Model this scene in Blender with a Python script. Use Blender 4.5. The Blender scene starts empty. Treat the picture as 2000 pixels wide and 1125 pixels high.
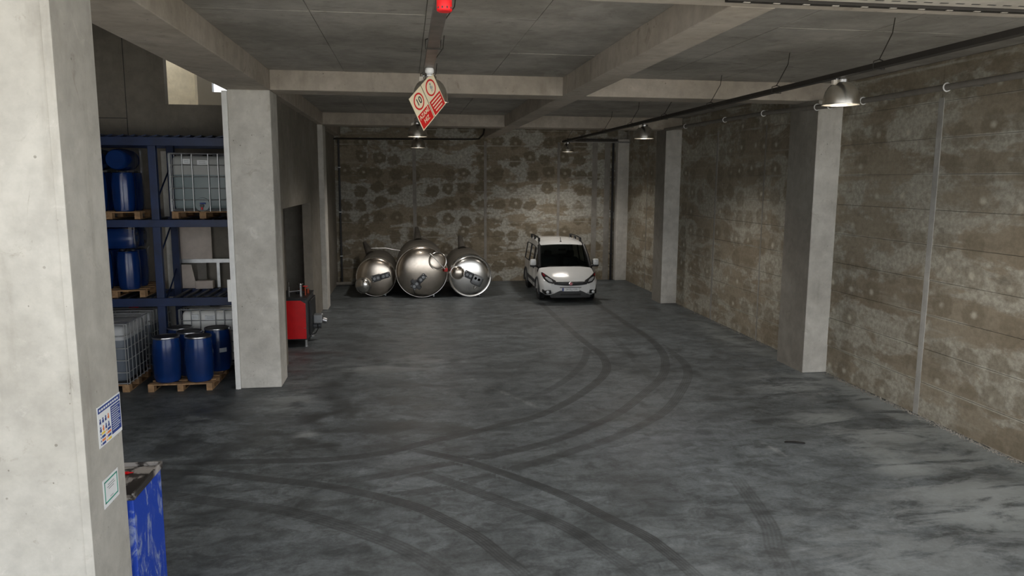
import bpy, bmesh, math, random
import numpy as np
from mathutils import Vector, Matrix
random.seed(7)
S = bpy.context.scene
COL = S.collection
PI = math.pi

# ------------------------------------------------------------------ camera
H = 3.8
F = 1453.0
pitch, yaw, roll = [math.radians(a) for a in (8.268, 8.035, 0.276)]
w = Vector((math.sin(yaw)*math.cos(pitch), math.cos(yaw)*math.cos(pitch), -math.sin(pitch)))
r0 = Vector((math.cos(yaw), -math.sin(yaw), 0)); u0 = r0.cross(w)
rr = math.cos(roll)*r0 + math.sin(roll)*u0
uu = -math.sin(roll)*r0 + math.cos(roll)*u0
cam_d = bpy.data.cameras.new('camera'); cam = bpy.data.objects.new('camera', cam_d); COL.objects.link(cam)
cam_d.sensor_fit = 'HORIZONTAL'; cam_d.sensor_width = 36.0; cam_d.lens = F/2000*36
cam_d.clip_end = 300
mw = Matrix((rr, uu, -w)).transposed().to_4x4(); mw.translation = (0, 0, H)
cam.matrix_world = mw
S.camera = cam
# ------------------------------------------------------------------ sky, exposure
S.view_settings.view_transform = 'Standard'; S.view_settings.look = 'None'
S.view_settings.gamma = 1; S.view_settings.use_curve_mapping = False
S.view_settings.exposure = 0.22
LAMP_POWER = 260.0
W = bpy.data.worlds.new('overcast_sky'); S.world = W; W.use_nodes = True
bg = W.node_tree.nodes['Background']
bg.inputs[0].default_value = (0.93, 0.965, 1.0, 1); bg.inputs[1].default_value = 2.1
# sun stands behind the building: it lights the yard in front of the open bay, never the hall itself
SUN = bpy.data.lights.new('sun', 'SUN'); SUN.energy = 14.0; SUN.angle = math.radians(3); SUN.color = (1.0, .93, .82)
sun = bpy.data.objects.new('sun', SUN); COL.objects.link(sun); sun.rotation_euler = (math.radians(-32), 0, math.radians(12)); sun.location = (0, 30, 30)

# ------------------------------------------------------------------ node helpers
class N:
    def __init__(s, name):
        s.m = bpy.data.materials.new(name); s.m.use_nodes = True
        s.t = s.m.node_tree; s.b = s.t.nodes['Principled BSDF']
    def n(s, typ, **kw):
        nd = s.t.nodes.new(typ)
        for k, v in kw.items(): setattr(nd, k, v)
        return nd
    def set(s, sock, v):
        if hasattr(v, 'links') or isinstance(v, bpy.types.NodeSocket): s.t.links.new(v, sock)
        else:
            if isinstance(v, (tuple, list)) and len(v) == 3 and sock.type == 'RGBA': v = (*v, 1)
            sock.default_value = v
    def math(s, op, a, b=0.0, c=None, clamp=False):
        nd = s.n('ShaderNodeMath', operation=op, use_clamp=clamp)
        s.set(nd.inputs[0], a); s.set(nd.inputs[1], b)
        if c is not None: s.set(nd.inputs[2], c)
        return nd.outputs[0]
    def pos(s): return s.n('ShaderNodeNewGeometry').outputs['Position']
    def obj(s): return s.n('ShaderNodeTexCoord').outputs['Object']
    def scale(s, v, sc):
        nd = s.n('ShaderNodeVectorMath', operation='MULTIPLY'); s.set(nd.inputs[0], v); nd.inputs[1].default_value = sc
        return nd.outputs[0]
    def noise(s, v, sc, det=4, rough=.55, dist=0):
        nd = s.n('ShaderNodeTexNoise'); s.set(nd.inputs['Vector'], v)
        nd.inputs['Scale'].default_value = sc; nd.inputs['Detail'].default_value = det
        nd.inputs['Roughness'].default_value = rough; nd.inputs['Distortion'].default_value = dist
        return nd.outputs[0]
    def ramp(s, v, a, b):   # smooth 0..1 between a and b
        nd = s.n('ShaderNodeMapRange', interpolation_type='SMOOTHSTEP'); s.set(nd.inputs[0], v)
        nd.inputs[1].default_value = a; nd.inputs[2].default_value = b
        return nd.outputs[0]
    def mix(s, f, a, b):
        nd = s.n('ShaderNodeMix', data_type='RGBA'); s.set(nd.inputs[0], f); s.set(nd.inputs[6], a); s.set(nd.inputs[7], b)
        return nd.outputs[2]
    def mul(s, a, k):
        nd = s.n('ShaderNodeMix', data_type='RGBA', blend_type='MULTIPLY'); nd.inputs[0].default_value = 1
        s.set(nd.inputs[6], a); s.set(nd.inputs[7], k)
        return nd.outputs[2]
    def bump(s, h, strength, dist=.02):
        nd = s.n('ShaderNodeBump'); nd.inputs['Strength'].default_value = strength; nd.inputs['Distance'].default_value = dist
        s.set(nd.inputs['Height'], h); s.t.links.new(nd.outputs[0], s.b.inputs['Normal'])
    def done(s, col=None, rough=None, metal=None, **kw):
        if col is not None: s.set(s.b.inputs['Base Color'], col)
        if rough is not None: s.set(s.b.inputs['Roughness'], rough)
        if metal is not None: s.set(s.b.inputs['Metallic'], metal)
        for k, v in kw.items(): s.set(s.b.inputs[k.replace('_', ' ')], v)
        return s.m

def plain(name, col, rough=.5, metal=0.0, var=.12, sc=6.0, **kw):
    k = N(name); nz = k.noise(k.obj(), sc, 5, .6)
    lo = tuple(c*(1-var) for c in col); hi = tuple(min(1, c*(1+var)) for c in col)
    return k.done(k.mix(k.ramp(nz, .3, .7), lo, hi), rough, metal, **kw)

def concrete(name, lo, hi, pit=.5, streak=False):
    k = N(name); p = k.pos()
    a = k.noise(p, .7, 6, .6, .3); b = k.noise(p, 5, 5, .65)
    c = k.mix(k.ramp(a, .3, .7), lo, hi)
    c = k.mul(c, k.mix(k.ramp(b, .25, .75), (.86, .86, .86), (1.08, 1.08, 1.08)))
    st = k.noise(k.scale(p, (2.2, 2.2, .35)), 2.0, 5, .6)          # rain and pour streaks
    c = k.mul(c, k.mix(k.ramp(st, .55, .75), (1, 1, 1), (.83, .82, .80)))
    v = k.n('ShaderNodeTexVoronoi'); k.set(v.inputs['Vector'], p); v.inputs['Scale'].default_value = 7.0
    pits = k.ramp(v.outputs[0], .09, .05)
    gate = k.ramp(k.noise(p, 1.9, 2), .5, .58)
    v2 = k.n('ShaderNodeTexVoronoi'); k.set(v2.inputs['Vector'], k.scale(p, (1, 1, .8))); v2.inputs['Scale'].default_value = 15.0
    pm = k.math('MAXIMUM', k.math('MULTIPLY', pits, gate), k.math('MULTIPLY', k.ramp(v2.outputs[0], .10, .06), k.ramp(k.noise(p, 2.7, 3), .53, .6)))
    stn = k.noise(k.scale(p, (1, 1, .8)), 3.3, 9, .78, 1.0)
    c = k.mul(c, k.mix(k.ramp(stn, .58, .68), (1, 1, 1), (.78, .76, .73)))
    c = k.mul(c, k.mix(k.ramp(stn, .42, .32), (1, 1, 1), (1.14, 1.14, 1.15)))
    c = k.mix(k.math('MULTIPLY', pm, pit), c, (.16, .145, .12))
    if streak:      # shutter-board stains and cement blooms on the slab
        dn = k.noise(k.scale(p, (.55, 1.5, 1)), 2.0, 9, .76, .9)
        c = k.mix(k.math('MULTIPLY', k.ramp(dn, .585, .66), .6), c, (.115, .106, .092))
        c = k.mix(k.math('MULTIPLY', k.ramp(k.noise(k.scale(p, (1, .7, 1)), .9, 6, .65, .5), .58, .66), .35), c, (.48, .455, .42))
    k.bump(k.math('SUBTRACT', k.math('MULTIPLY', b, .6), pm), .35, .02)
    return k.done(c, .85, 0)

def wall_mat(name, back):
    """cast wall: damp brown render with grey skim patches, rows of filled tie holes ringed by damp"""
    k = N(name); p = k.pos()
    sx = k.n('ShaderNodeSeparateXYZ'); k.set(sx.inputs[0], p)
    U = k.math('ADD', sx.outputs[0], sx.outputs[1]); Z = sx.outputs[2]
    cv = k.n('ShaderNodeCombineXYZ'); k.set(cv.inputs[0], U); k.set(cv.inputs[1], Z)
    uv = cv.outputs[0]
    warp = k.noise(uv, 3.2, 6, .7)
    big = k.noise(k.scale(uv, (.5, 1.15, 1)), 1.2, 7, .66, .4)
    fine = k.noise(uv, 11, 6, .72)
    if back:
        brown = k.mix(k.ramp(k.noise(uv, .7, 5, .6), .35, .65), (.150, .122, .088), (.20, .168, .128))
        gcol = k.mix(k.ramp(fine, .3, .7), (.225, .21, .185), (.32, .305, .28))
        grey = k.ramp(big, .47, .53)
    else:
        brown = k.mix(k.ramp(k.noise(uv, .45, 5, .6), .35, .65), (.170, .138, .102), (.225, .19, .148))
        gcol = k.mix(k.ramp(fine, .3, .7), (.235, .212, .178), (.31, .287, .25))
        grey = k.ramp(big, .46, .55)
    c = k.mix(grey, brown, gcol)
    band = k.noise(k.scale(uv, (.22, 3.0, 1)), 1.3, 5, .62)      # trowel bands
    c = k.mix(k.math('MULTIPLY', k.ramp(band, .55, .70), .5), c, (.30, .28, .245))
    c = k.mix(k.math('MULTIPLY', k.ramp(band, .45, .33), .35), c, (.135, .112, .085))
    # tie holes
    vo = k.n('ShaderNodeTexVoronoi', voronoi_dimensions='2D'); k.set(vo.inputs['Vector'], k.scale(uv, (1/.62, 1/.56, 1)))
    vo.inputs['Scale'].default_value = 1.0; vo.inputs['Randomness'].default_value = .36
    wob = k.math('MULTIPLY', k.math('SUBTRACT', warp, .5), .9 if back else .5)
    d = k.math('ADD', vo.outputs['Distance'], wob)
    sc = k.n('ShaderNodeSeparateColor'); k.set(sc.inputs[0], vo.outputs['Color'])
    row = k.ramp(k.noise(k.scale(uv, (.12, 1, 1)), 1.0, 2), .36, .44)
    have = k.math('MULTIPLY', k.ramp(sc.outputs[0], .12, .28), row)
    ring = k.math('MULTIPLY', k.ramp(d, .44, .30), have)
    c = k.mix(k.math('MULTIPLY', ring, .9 if back else .55), c, (.118, .095, .066) if back else (.130, .106, .076))
    d2 = k.math('ADD', vo.outputs['Distance'], k.math('MULTIPLY', wob, .25))
    hole = k.math('MULTIPLY', k.ramp(d2, .15, .02), k.math('MULTIPLY', k.ramp(sc.outputs[1], .35, .55), k.ramp(k.noise(uv, .8, 3), .38, .5)))
    c = k.mix(k.math('MULTIPLY', hole, .5 if back else .8), c, (.41, .375, .32))
    # lift lines between pours
    zf = k.math('MULTIPLY', k.math('ABSOLUTE', k.math('SUBTRACT', k.math('FRACT', k.math('ADD', k.math('DIVIDE', Z, .56), .5)), .5)), .56)
    ln = k.math('MULTIPLY', k.ramp(k.math('ADD', zf, k.math('MULTIPLY', k.math('SUBTRACT', warp, .5), .05)), .030, .008), k.ramp(k.noise(k.scale(uv, (.5, 3, 1)), 1.0, 4), .48, .62))
    c = k.mix(k.math('MULTIPLY', ln, .6), c, (.36, .34, .305))
    scr = k.noise(k.scale(uv, (.8, 1, 1)), 4.2, 8, .75, .6)
    c = k.mix(k.math('MULTIPLY', k.ramp(scr, .63, .71), .5 if back else .35), c, (.38, .36, .325))
    drk = k.noise(k.scale(uv, (.55, 1.5, 1)), 1.7, 6, .7)
    c = k.mix(k.math('MULTIPLY', k.ramp(drk, .60, .72), .45), c, (.085, .074, .060))
    c = k.mul(c, k.mix(k.ramp(fine, .2, .8), (1.02, 1.04, 1.0), (1.55, 1.58, 1.53) if not back else (1.70, 1.73, 1.70)))
    k.bump(k.math('ADD', k.math('MULTIPLY', fine, .5), k.math('MULTIPLY', grey, .5)), .3, .02)
    return k.done(c, .9, 0)

def floor_mat():
    k = N('worn_concrete_floor'); p = k.pos()
    big = k.noise(p, .33, 6, .62, .4); mid = k.noise(k.scale(p, (.8, 1.15, 1)), 1.5, 8, .68, .5); fine = k.noise(p, 9, 6, .7)
    stre = k.noise(k.scale(p, (.7, 1.8, 1)), 1.3, 7, .7, .6)
    c = k.mix(k.ramp(mid, .32, .68), (.072, .081, .087), (.116, .130, .139))
    c = k.mul(c, k.mix(k.ramp(big, .3, .7), (.80, .80, .79), (1.15, 1.16, 1.17)))
    c = k.mix(k.math('MULTIPLY', k.ramp(stre, .58, .72), .35), c, (.20, .212, .215))
    c = k.mul(c, k.mix(k.ramp(fine, .25, .75), (.84, .84, .84), (1.14, 1.14, 1.14)))
    m2 = k.noise(k.scale(p, (.8, 1.25, 1)), 3.4, 9, .74, .7)
    c = k.mul(c, k.mix(k.ramp(m2, .34, .62), (.56, .56, .56), (1.20, 1.20, 1.20)))
    m3 = k.noise(p, 26, 6, .75)
    c = k.mul(c, k.mix(k.ramp(m3, .3, .7), (.84, .84, .84), (1.16, 1.16, 1.16)))
    at = k.n('ShaderNodeAttribute', attribute_name='pale')
    pl = k.math('MULTIPLY', at.outputs['Fac'], k.ramp(k.math('ADD', stre, k.math('MULTIPLY', at.outputs['Fac'], .12)), .46, .62))
    c = k.mix(k.math('MULTIPLY', pl, .55), c, (.40, .43, .435))
    at = k.n('ShaderNodeAttribute', attribute_name='oil')
    om = k.math('MULTIPLY', at.outputs['Fac'], k.ramp(mid, .60, .42))
    c = k.mix(k.math('MULTIPLY', om, .85), c, (.028, .030, .030))
    at = k.n('ShaderNodeAttribute', attribute_name='rust')
    c = k.mix(k.math('MULTIPLY', at.outputs['Fac'], k.ramp(stre, .52, .40)), c, (.045, .024, .022))
    at = k.n('ShaderNodeAttribute', attribute_name='track')
    tu = k.n('ShaderNodeAttribute', attribute_name='tread').outputs['Fac']
    edge = k.ramp(k.math('ABSOLUTE', tu), 1.08, .82)
    groove = k.math('ADD', .80, k.math('MULTIPLY', k.math('COSINE', k.math('MULTIPLY', tu, 15.5)), .20))
    tk = k.math('MULTIPLY', k.math('MULTIPLY', at.outputs['Fac'], edge), groove)
    tk = k.math('MULTIPLY', tk, k.ramp(k.noise(p, 5, 6, .72), .10, .45))
    c = k.mix(k.math('MULTIPLY', tk, .95, clamp=True), c, (.022, .023, .024))
    # small light scratches
    sc = k.noise(k.scale(p, (3.0, .6, 1)), 4.0, 8, .8, 1.2)
    c = k.mix(k.math('MULTIPLY', k.ramp(sc, .70, .74), .35), c, (.42, .42, .41))
    k.bump(k.math('ADD', fine, mid), .12, .01)
    return k.done(c, k.mix(k.ramp(mid, .3, .7), (.42, .42, .42), (.62, .62, .62)), 0, Specular_IOR_Level=.4)

MT = {}
MT['floor'] = floor_mat()
MT['wall'] = wall_mat('damp_cast_wall', False)
MT['wall_b'] = wall_mat('patchy_end_wall', True)
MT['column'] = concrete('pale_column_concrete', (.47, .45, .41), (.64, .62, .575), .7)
MT['column_front'] = concrete('shade_toned_front_column', (.37, .355, .32), (.47, .455, .42), .7)  # column concrete with shade put into its colour to offset strong front light
MT['beam'] = concrete('beam_concrete', (.36, .315, .26), (.47, .42, .36), .9)
MT['ceiling'] = concrete('slab_concrete', (.27, .252, .222), (.43, .405, .365), .6, True)
MT['dark_concrete'] = concrete('bay_concrete', (.19, .17, .14), (.27, .245, .21), .6)
MT['plaster'] = concrete('pale_joint_plaster', (.30, .29, .265), (.42, .41, .385), .2)
MT['plaster_dim'] = concrete('grey_joint_plaster', (.20, .185, .16), (.29, .275, .25), .2)
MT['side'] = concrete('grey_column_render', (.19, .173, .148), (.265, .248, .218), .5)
MT['yard'] = concrete('pale_yard_concrete', (.46, .45, .42), (.56, .55, .52), .2)
MT['yellow'] = concrete('cream_plaster', (.62, .55, .40), (.72, .65, .50), .2)
MT['blue_steel'] = plain('blue_painted_steel', (.006, .021, .080), .45, 0, .25, 3)
MT['roller'] = plain('dark_roller_steel', (.018, .024, .040), .38, .5, .2)
MT['wood'] = plain('pallet_wood', (.34, .205, .105), .8, 0, .3, 9)
MT['blue_plastic'] = plain('blue_drum_plastic', (.006, .032, .145), .2, 0, .12, 4)
MT['lid'] = plain('black_lid_plastic', (.022, .022, .026), .45, 0)
MT['clamp'] = plain('galvanised_clamp', (.58, .58, .60), .3, 1.0)
MT['galv'] = plain('galvanised_tube', (.52, .53, .54), .38, .9)
MT['cage_dark'] = plain('dull_cage_tube', (.30, .31, .32), .45, .8)
MT['steel'] = plain('brushed_stainless', (.60, .53, .455), .22, 1.0, .10, 3)
MT['steel_bright'] = plain('polished_stainless', (.78, .76, .73), .2, 1.0, .08, 4)
MT['steel_dull'] = plain('dull_stainless_shell', (.17, .155, .135), .5, .6, .2, 2)
MT['gear'] = plain('grey_gearbox_paint', (.085, .088, .095), .5, .3, .2)
MT['alu'] = plain('spun_aluminium', (.80, .76, .69), .27, 1.0, .1, 5)
MT['black'] = plain('black_plastic', (.012, .012, .013), .45)
MT['tray'] = plain('dark_cable_tray', (.030, .026, .022), .6, .3)
MT['tray_grey'] = plain('grey_cable_tray', (.15, .135, .12), .5, .4, .2)
MT['pipe'] = plain('grey_pipe', (.17, .155, .135), .6)
MT['white'] = plain('white_plastic', (.78, .78, .77), .45, 0, .05)
MT['van_white'] = plain('white_car_paint', (.80, .81, .81), .22, 0, .02, 2, Coat_Weight=.6)
MT['trim_grey'] = plain('grey_bumper_plastic', (.045, .047, .050), .6)
MT['rubber'] = plain('tyre_rubber', (.018, .018, .019), .85)
MT['seat'] = plain('grey_seat_fabric', (.055, .065, .065), .9)
MT['red'] = plain('red_enamel', (.72, .006, .010), .35, 0, .06)
MT['sign_red'] = plain('sign_red', (.62, .018, .016), .4, 0, .05)
MT['cream'] = plain('cream_sign_plate', (.80, .70, .50), .45, 0, .05)
MT['charcoal'] = plain('charcoal_enamel', (.035, .036, .040), .45)
MT['paper'] = plain('white_paper', (.78, .80, .82), .6, 0, .03)
MT['navy'] = plain('navy_print', (.025, .055, .25), .6)
MT['orange'] = plain('orange_print', (.75, .22, .08), .6)
MT['yellowp'] = plain('yellow_print', (.80, .58, .08), .6)
MT['teal'] = plain('teal_print', (.04, .32, .24), .6)
MT['greyp'] = plain('grey_print', (.30, .32, .33), .6)
MT['board'] = plain('pale_board', (.62, .54, .48), .75, 0, .12, 3)
MT['beige'] = plain('beige_metal', (.50, .46, .40), .55, 0, .1)
MT['copper'] = plain('copper_fitting', (.45, .10, .05), .4, .7)
MT['chrome'] = plain('chrome', (.8, .8, .8), .12, 1.0, .03)
MT['emblem'] = plain('emblem_enamel', (.45, .16, .18), .3, .4, .1)
MT['lens'] = plain('headlamp_lens', (.55, .56, .58), .35, .3, .1)
MT['lamp_red'] = plain('red_lens', (.35, .01, .02), .2)
k = N('scuffed_blue_paint'); p = k.pos()
MT['cabinet'] = k.done(k.mix(k.ramp(k.noise(k.scale(p, (1, 1.3, .55)), 5.0, 9, .75, 1.2), .51, .63), (.012, .055, .42), (.24, .30, .50)), .5, 0)
k = N('soiled_cabinet_top'); p = k.pos()
MT['cabtop'] = k.done(k.mix(k.ramp(k.noise(p, 3.2, 6, .65, .6), .47, .56), (.030, .026, .024), (.36, .34, .325)), .7, 0)
# clear and translucent things
def tinted(name, col, rough, trans_fac, gloss=(1, 1, 1), fres=1.0):
    k = N(name); o = k.t.nodes['Material Output']; k.t.nodes.remove(k.b)
    tr = k.n('ShaderNodeBsdfTransparent'); tr.inputs[0].default_value = (*col, 1)
    gl = k.n('ShaderNodeBsdfGlossy'); gl.inputs[0].default_value = (*gloss, 1); gl.inputs['Roughness'].default_value = rough
    fr = k.n('ShaderNodeFresnel'); fr.inputs[0].default_value = 1.45
    f = k.math('ADD', k.math('MULTIPLY', fr.outputs[0], fres), trans_fac, clamp=True)
    mx = k.n('ShaderNodeMixShader'); k.set(mx.inputs[0], f)
    k.t.links.new(tr.outputs[0], mx.inputs[1]); k.t.links.new(gl.outputs[0], mx.inputs[2]); k.t.links.new(mx.outputs[0], o.inputs[0])
    return k.m
MT['glass'] = tinted('tinted_car_glass', (.34, .38, .37), .04, 0.0)
MT['wrap'] = tinted('stretch_wrap_film', (.90, .92, .95), .10, .0, fres=.4)
def ibc_mat(name, top, liquid, level):
    k = N(name); sx = k.n('ShaderNodeSeparateXYZ'); k.set(sx.inputs[0], k.obj())
    f = k.ramp(sx.outputs[2], level-.01, level+.01)
    return k.done(k.mix(f, liquid, top), .38, 0)
MT['ibc_dark'] = ibc_mat('tote_half_full_grey', (.42, .43, .44), (.115, .135, .165), .94)
MT['ibc_pale'] = ibc_mat('tote_pale_green_liquid', (.40, .41, .40), (.215, .265, .275), .84)
MT['ibc_white'] = ibc_mat('tote_white', (.80, .80, .77), (.80, .80, .77), 2.0)

# ------------------------------------------------------------------ mesh helper
class MB:
    def __init__(s): s.v = []; s.f = []
    def add(s, vs, fs, mat=None):
        o = len(s.v)
        for q in vs:
            q = Vector(q); s.v.append(tuple(mat @ q if mat else q))
        s.f += [tuple(i+o for i in f) for f in fs]; return s
    def box(s, a, b, mat=None):
        x0, y0, z0 = a; x1, y1, z1 = b
        return s.add([(x0,y0,z0),(x1,y0,z0),(x1,y1,z0),(x0,y1,z0),(x0,y0,z1),(x1,y0,z1),(x1,y1,z1),(x0,y1,z1)],
            [(3,2,1,0),(4,5,6,7),(0,1,5,4),(1,2,6,5),(2,3,7,6),(3,0,4,7)], mat)
    def cbox(s, c, d, mat=None): return s.box([c[i]-d[i]/2 for i in range(3)], [c[i]+d[i]/2 for i in range(3)], mat)
    def rbox(s, a, b, r=.02, seg=2, mat=None):
        """box with rounded edges"""
        bm = bmesh.new(); bmesh.ops.create_cube(bm, size=1)
        for q in bm.verts:
            q.co = Vector([a[i]+(q.co[i]+.5)*(b[i]-a[i]) for i in range(3)])
        bmesh.ops.bevel(bm, geom=list(bm.edges), offset=r, segments=seg, profile=.5, affect='EDGES')
        bm.verts.index_update()
        s.add([q.co for q in bm.verts], [[q.index for q in f.verts] for f in bm.faces], mat); bm.free(); return s
    def lathe(s, prof, n=24, mat=None):
        vs = []; fs = []
        for r, z in prof:
            for i in range(n): vs.append((r*math.cos(2*PI*i/n), r*math.sin(2*PI*i/n), z))
        for j in range(len(prof)-1):
            for i in range(n):
                a = j*n+i; b = j*n+(i+1) % n
                fs.append((a, b, b+n, a+n))
        if prof[0][0] > 1e-6: fs.append(tuple(range(n-1, -1, -1)))
        if prof[-1][0] > 1e-6: fs.append(tuple((len(prof)-1)*n+i for i in range(n)))
        return s.add(vs, fs, mat)
    def olathe(s, prof, n=24, mat=None):          # open lathe
        vs = []; fs = []
        for r, z in prof:
            for i in range(n): vs.append((r*math.cos(2*PI*i/n), r*math.sin(2*PI*i/n), z))
        for j in range(len(prof)-1):
            for i in range(n):
                a = j*n+i; b = j*n+(i+1) % n
                fs.append((a, b, b+n, a+n))
        return s.add(vs, fs, mat)
    def cyl(s, p0, p1, r, r1=None, n=12, caps=True):
        p0 = Vector(p0); p1 = Vector(p1); d = p1-p0
        M_ = Matrix.Translation(p0) @ d.to_track_quat('Z', 'Y').to_matrix().to_4x4()
        prof = [(r, 0), (r1 if r1 is not None else r, d.length)]
        return s.lathe(prof, n, M_) if caps else s.olathe(prof, n, M_)
    def tube(s, pts, r, n=8, closed=False):
        pts = [Vector(p) for p in pts]; m = len(pts); vs = []; fs = []; ref = None
        for i in range(m):
            a = pts[i-1] if (i > 0 or closed) else pts[i]; b = pts[(i+1) % m] if (i < m-1 or closed) else pts[i]
            t = (b-a).normalized()
            if ref is None:
                ref = t.orthogonal().normalized()
            ref = (ref - t*ref.dot(t)).normalized(); bi = t.cross(ref)
            for j in range(n):
                an = 2*PI*j/n; vs.append(pts[i]+r*(math.cos(an)*ref+math.sin(an)*bi))
        for i in range(m if closed else m-1):
            for j in range(n):
                a = i*n+j; b = i*n+(j+1) % n; c = ((i+1) % m)*n+(j+1) % n; d = ((i+1) % m)*n+j
                fs.append((a, b, c, d))
        if not closed: fs += [tuple(range(n-1, -1, -1)), tuple((m-1)*n+j for j in range(n))]
        return s.add(vs, fs)
    def ring(s, c, R, r, axis='Z', n=28, m=8, mat=None):
        pts = []
        for i in range(n):
            a = 2*PI*i/n; p = Vector((R*math.cos(a), R*math.sin(a), 0))
            if axis == 'Y': p = Vector((p.x, 0, p.y))
            if axis == 'X': p = Vector((0, p.x, p.y))
            p = p+Vector(c); pts.append(mat @ p if mat else p)
        return s.tube(pts, r, m, True)
    def prism(s, poly, y0, y1, mat=None):          # poly in (x,z), extruded along y
        n = len(poly); vs = [(x, y0, z) for x, z in poly]+[(x, y1, z) for x, z in poly]
        fs = [tuple(range(n)), tuple(range(2*n-1, n-1, -1))]+[(i, n+i, n+(i+1) % n, (i+1) % n) for i in range(n)]
        return s.add(vs, fs, mat)
    def grid(s, P, mat=None):
        a = len(P); b = len(P[0])
        return s.add([q for row in P for q in row], [(i*b+j, i*b+j+1, (i+1)*b+j+1, (i+1)*b+j) for i in range(a-1) for j in range(b-1)], mat)
    def mesh(s, name, smooth=False, angle=35):
        me = bpy.data.meshes.new(name); me.from_pydata(s.v, [], s.f)
        bm = bmesh.new(); bm.from_mesh(me); bmesh.ops.recalc_face_normals(bm, faces=bm.faces)
        if smooth:
            for f in bm.faces: f.smooth = True
            for e in bm.edges:
                if len(e.link_faces) == 2 and e.calc_face_angle(0) > math.radians(angle): e.smooth = False
        bm.to_mesh(me); bm.free(); return me
    def build(s, name, mat, parent=None, smooth=False, bevel=0, angle=35):
        me = s.mesh(name, smooth, angle)
        o = bpy.data.objects.new(name, me); COL.objects.link(o)
        me.materials.append(MT[mat] if isinstance(mat, str) else mat)
        if parent: o.parent = parent
        if bevel:
            b = o.modifiers.new('bevel', 'BEVEL'); b.width = bevel; b.segments = 2; b.limit_method = 'ANGLE'
        return o

def tag(o, label, cat=None, group=None, kind=None):
    if label: o['label'] = label
    if cat: o['category'] = cat
    if group: o['group'] = group
    if kind: o['kind'] = kind
    return o
def thing(name, loc, label, cat, group=None, rz=0):
    o = bpy.data.objects.new(name, None); COL.objects.link(o); o.location = loc; o.rotation_euler = (0, 0, rz)
    o.empty_display_size = .1
    return tag(o, label, cat, group)
def struct(name, mb, mat, label=None, parent=None, **kw):
    o = mb.build(name, mat, parent, **kw)
    if parent is None: o['kind'] = 'structure'
    if label: o['label'] = label
    return o
def copy_tree(o, parent=None):
    c = o.copy(); COL.objects.link(c); c.parent = parent
    for ch in list(o.children): copy_tree(ch, c)
    return c
def link(name, mesh, parent, loc=(0, 0, 0)):
    o = bpy.data.objects.new(name, mesh); COL.objects.link(o); o.parent = parent; o.location = loc; return o
def text_mesh(body, size, name='lettering', spacing=1.0, extrude=.0008):
    cu = bpy.data.curves.new(name, 'FONT'); cu.body = body; cu.size = size; cu.align_x = 'CENTER'; cu.align_y = 'CENTER'
    cu.extrude = extrude; cu.space_character = spacing; cu.resolution_u = 3; cu.offset = size*.012
    o = bpy.data.objects.new(name, cu); COL.objects.link(o)
    bpy.context.view_layer.update()
    me = bpy.data.meshes.new_from_object(o.evaluated_get(bpy.context.evaluated_depsgraph_get()))
    bpy.data.objects.remove(o); return me

# ================================================================== STRUCTURE
XW, XL, YB, ZB, ZS = 8.29, -2.33, 27.78, 5.33, 5.665
# ---- floor with marks stored per vertex
def spline(pts, step=.06):
    P = np.array(pts, float); out = []
    for i in range(len(P)-1):
        a = P[max(i-1, 0)]; b = P[i]; c = P[i+1]; d = P[min(i+2, len(P)-1)]
        n = max(2, int(np.linalg.norm(c-b)/step))
        for t in np.linspace(0, 1, n, endpoint=False):
            out.append(.5*((2*b)+(c-a)*t+(2*a-5*b+4*c-d)*t*t+(3*b-a-3*c+d)*t**3))
    out.append(P[-1]); return np.array(out)
TR = [  # (points, width, strength)
 ([(4.1,22.6),(4.1,21.34),(4.1,19.26),(4.13,17.06),(4.19,15.66),(4.05,14.6),(3.75,13.79),(3.22,12.91),(2.66,12.15),(2.03,11.49),(1.46,11.16),(.85,10.8),(.36,10.57),(-.03,10.34),(-.33,10.17),(-.87,10.03),(-1.4,10.),(-2.69,10.1),(-3.38,10.16)], .19, .8),
 ([(4.13,16.91),(3.96,15.95),(3.56,14.77),(3.06,13.77),(2.47,12.91),(1.89,12.32)], .17, .6),
 ([(5.81,22.4),(5.81,21.86),(5.8,19.25),(5.79,17.17),(5.63,15.75),(5.3,14.56),(4.86,13.55),(4.23,12.61),(3.49,11.59),(2.88,10.98),(2.25,10.45),(1.63,10.08),(.76,9.73),(.14,9.52),(-.31,9.35),(-.97,9.17),(-1.29,9.13)], .19, .72),
 ([(5.83,16.71),(5.78,14.97),(5.53,13.88),(5.0,12.78),(4.26,11.57),(3.57,10.83),(3.0,10.35),(2.29,9.89),(1.65,9.51),(.99,9.14),(.36,8.84),(-.29,8.68),(-.91,8.57),(-1.22,8.55)], .19, .62),
 ([(.04,10.23),(.76,9.68),(1.21,9.2),(1.62,8.72),(1.93,8.28),(2.17,7.85),(2.32,7.6),(2.5,7.29),(2.6,6.98),(2.7,6.56),(2.75,6.24)], .17, .85),
 ([(.11,9.38),(.56,8.93),(1.04,8.4),(1.42,7.98),(1.75,7.51),(1.96,7.04),(2.11,6.69),(2.18,6.41)], .20, .65),
 ([(-3.28,9.84),(-2.58,9.69),(-1.88,9.42),(-1.08,9.1),(-.35,8.65),(.09,8.3),(.44,7.87),(.7,7.49),(.9,7.06),(1.05,6.73),(1.11,6.48)], .18, .8),
 ([(-2.98,9.08),(-2.15,8.72),(-1.5,8.45),(-.97,8.11),(-.47,7.71),(-.09,7.35),(.25,6.91),(.41,6.63)], .22, .6),
 ([(4.15,8.61),(4.04,7.85),(3.93,7.31),(3.75,6.84),(3.7,6.58),(3.59,6.26)], .22, .45),
 ([(5.01,18.25),(4.89,16.39),(4.79,14.85),(4.64,13.38),(4.4,10.86)], .2, .35),
]
xs = np.arange(-3.6, 8.3, .05); ys = np.arange(5.6, 27.8, .05)
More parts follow.
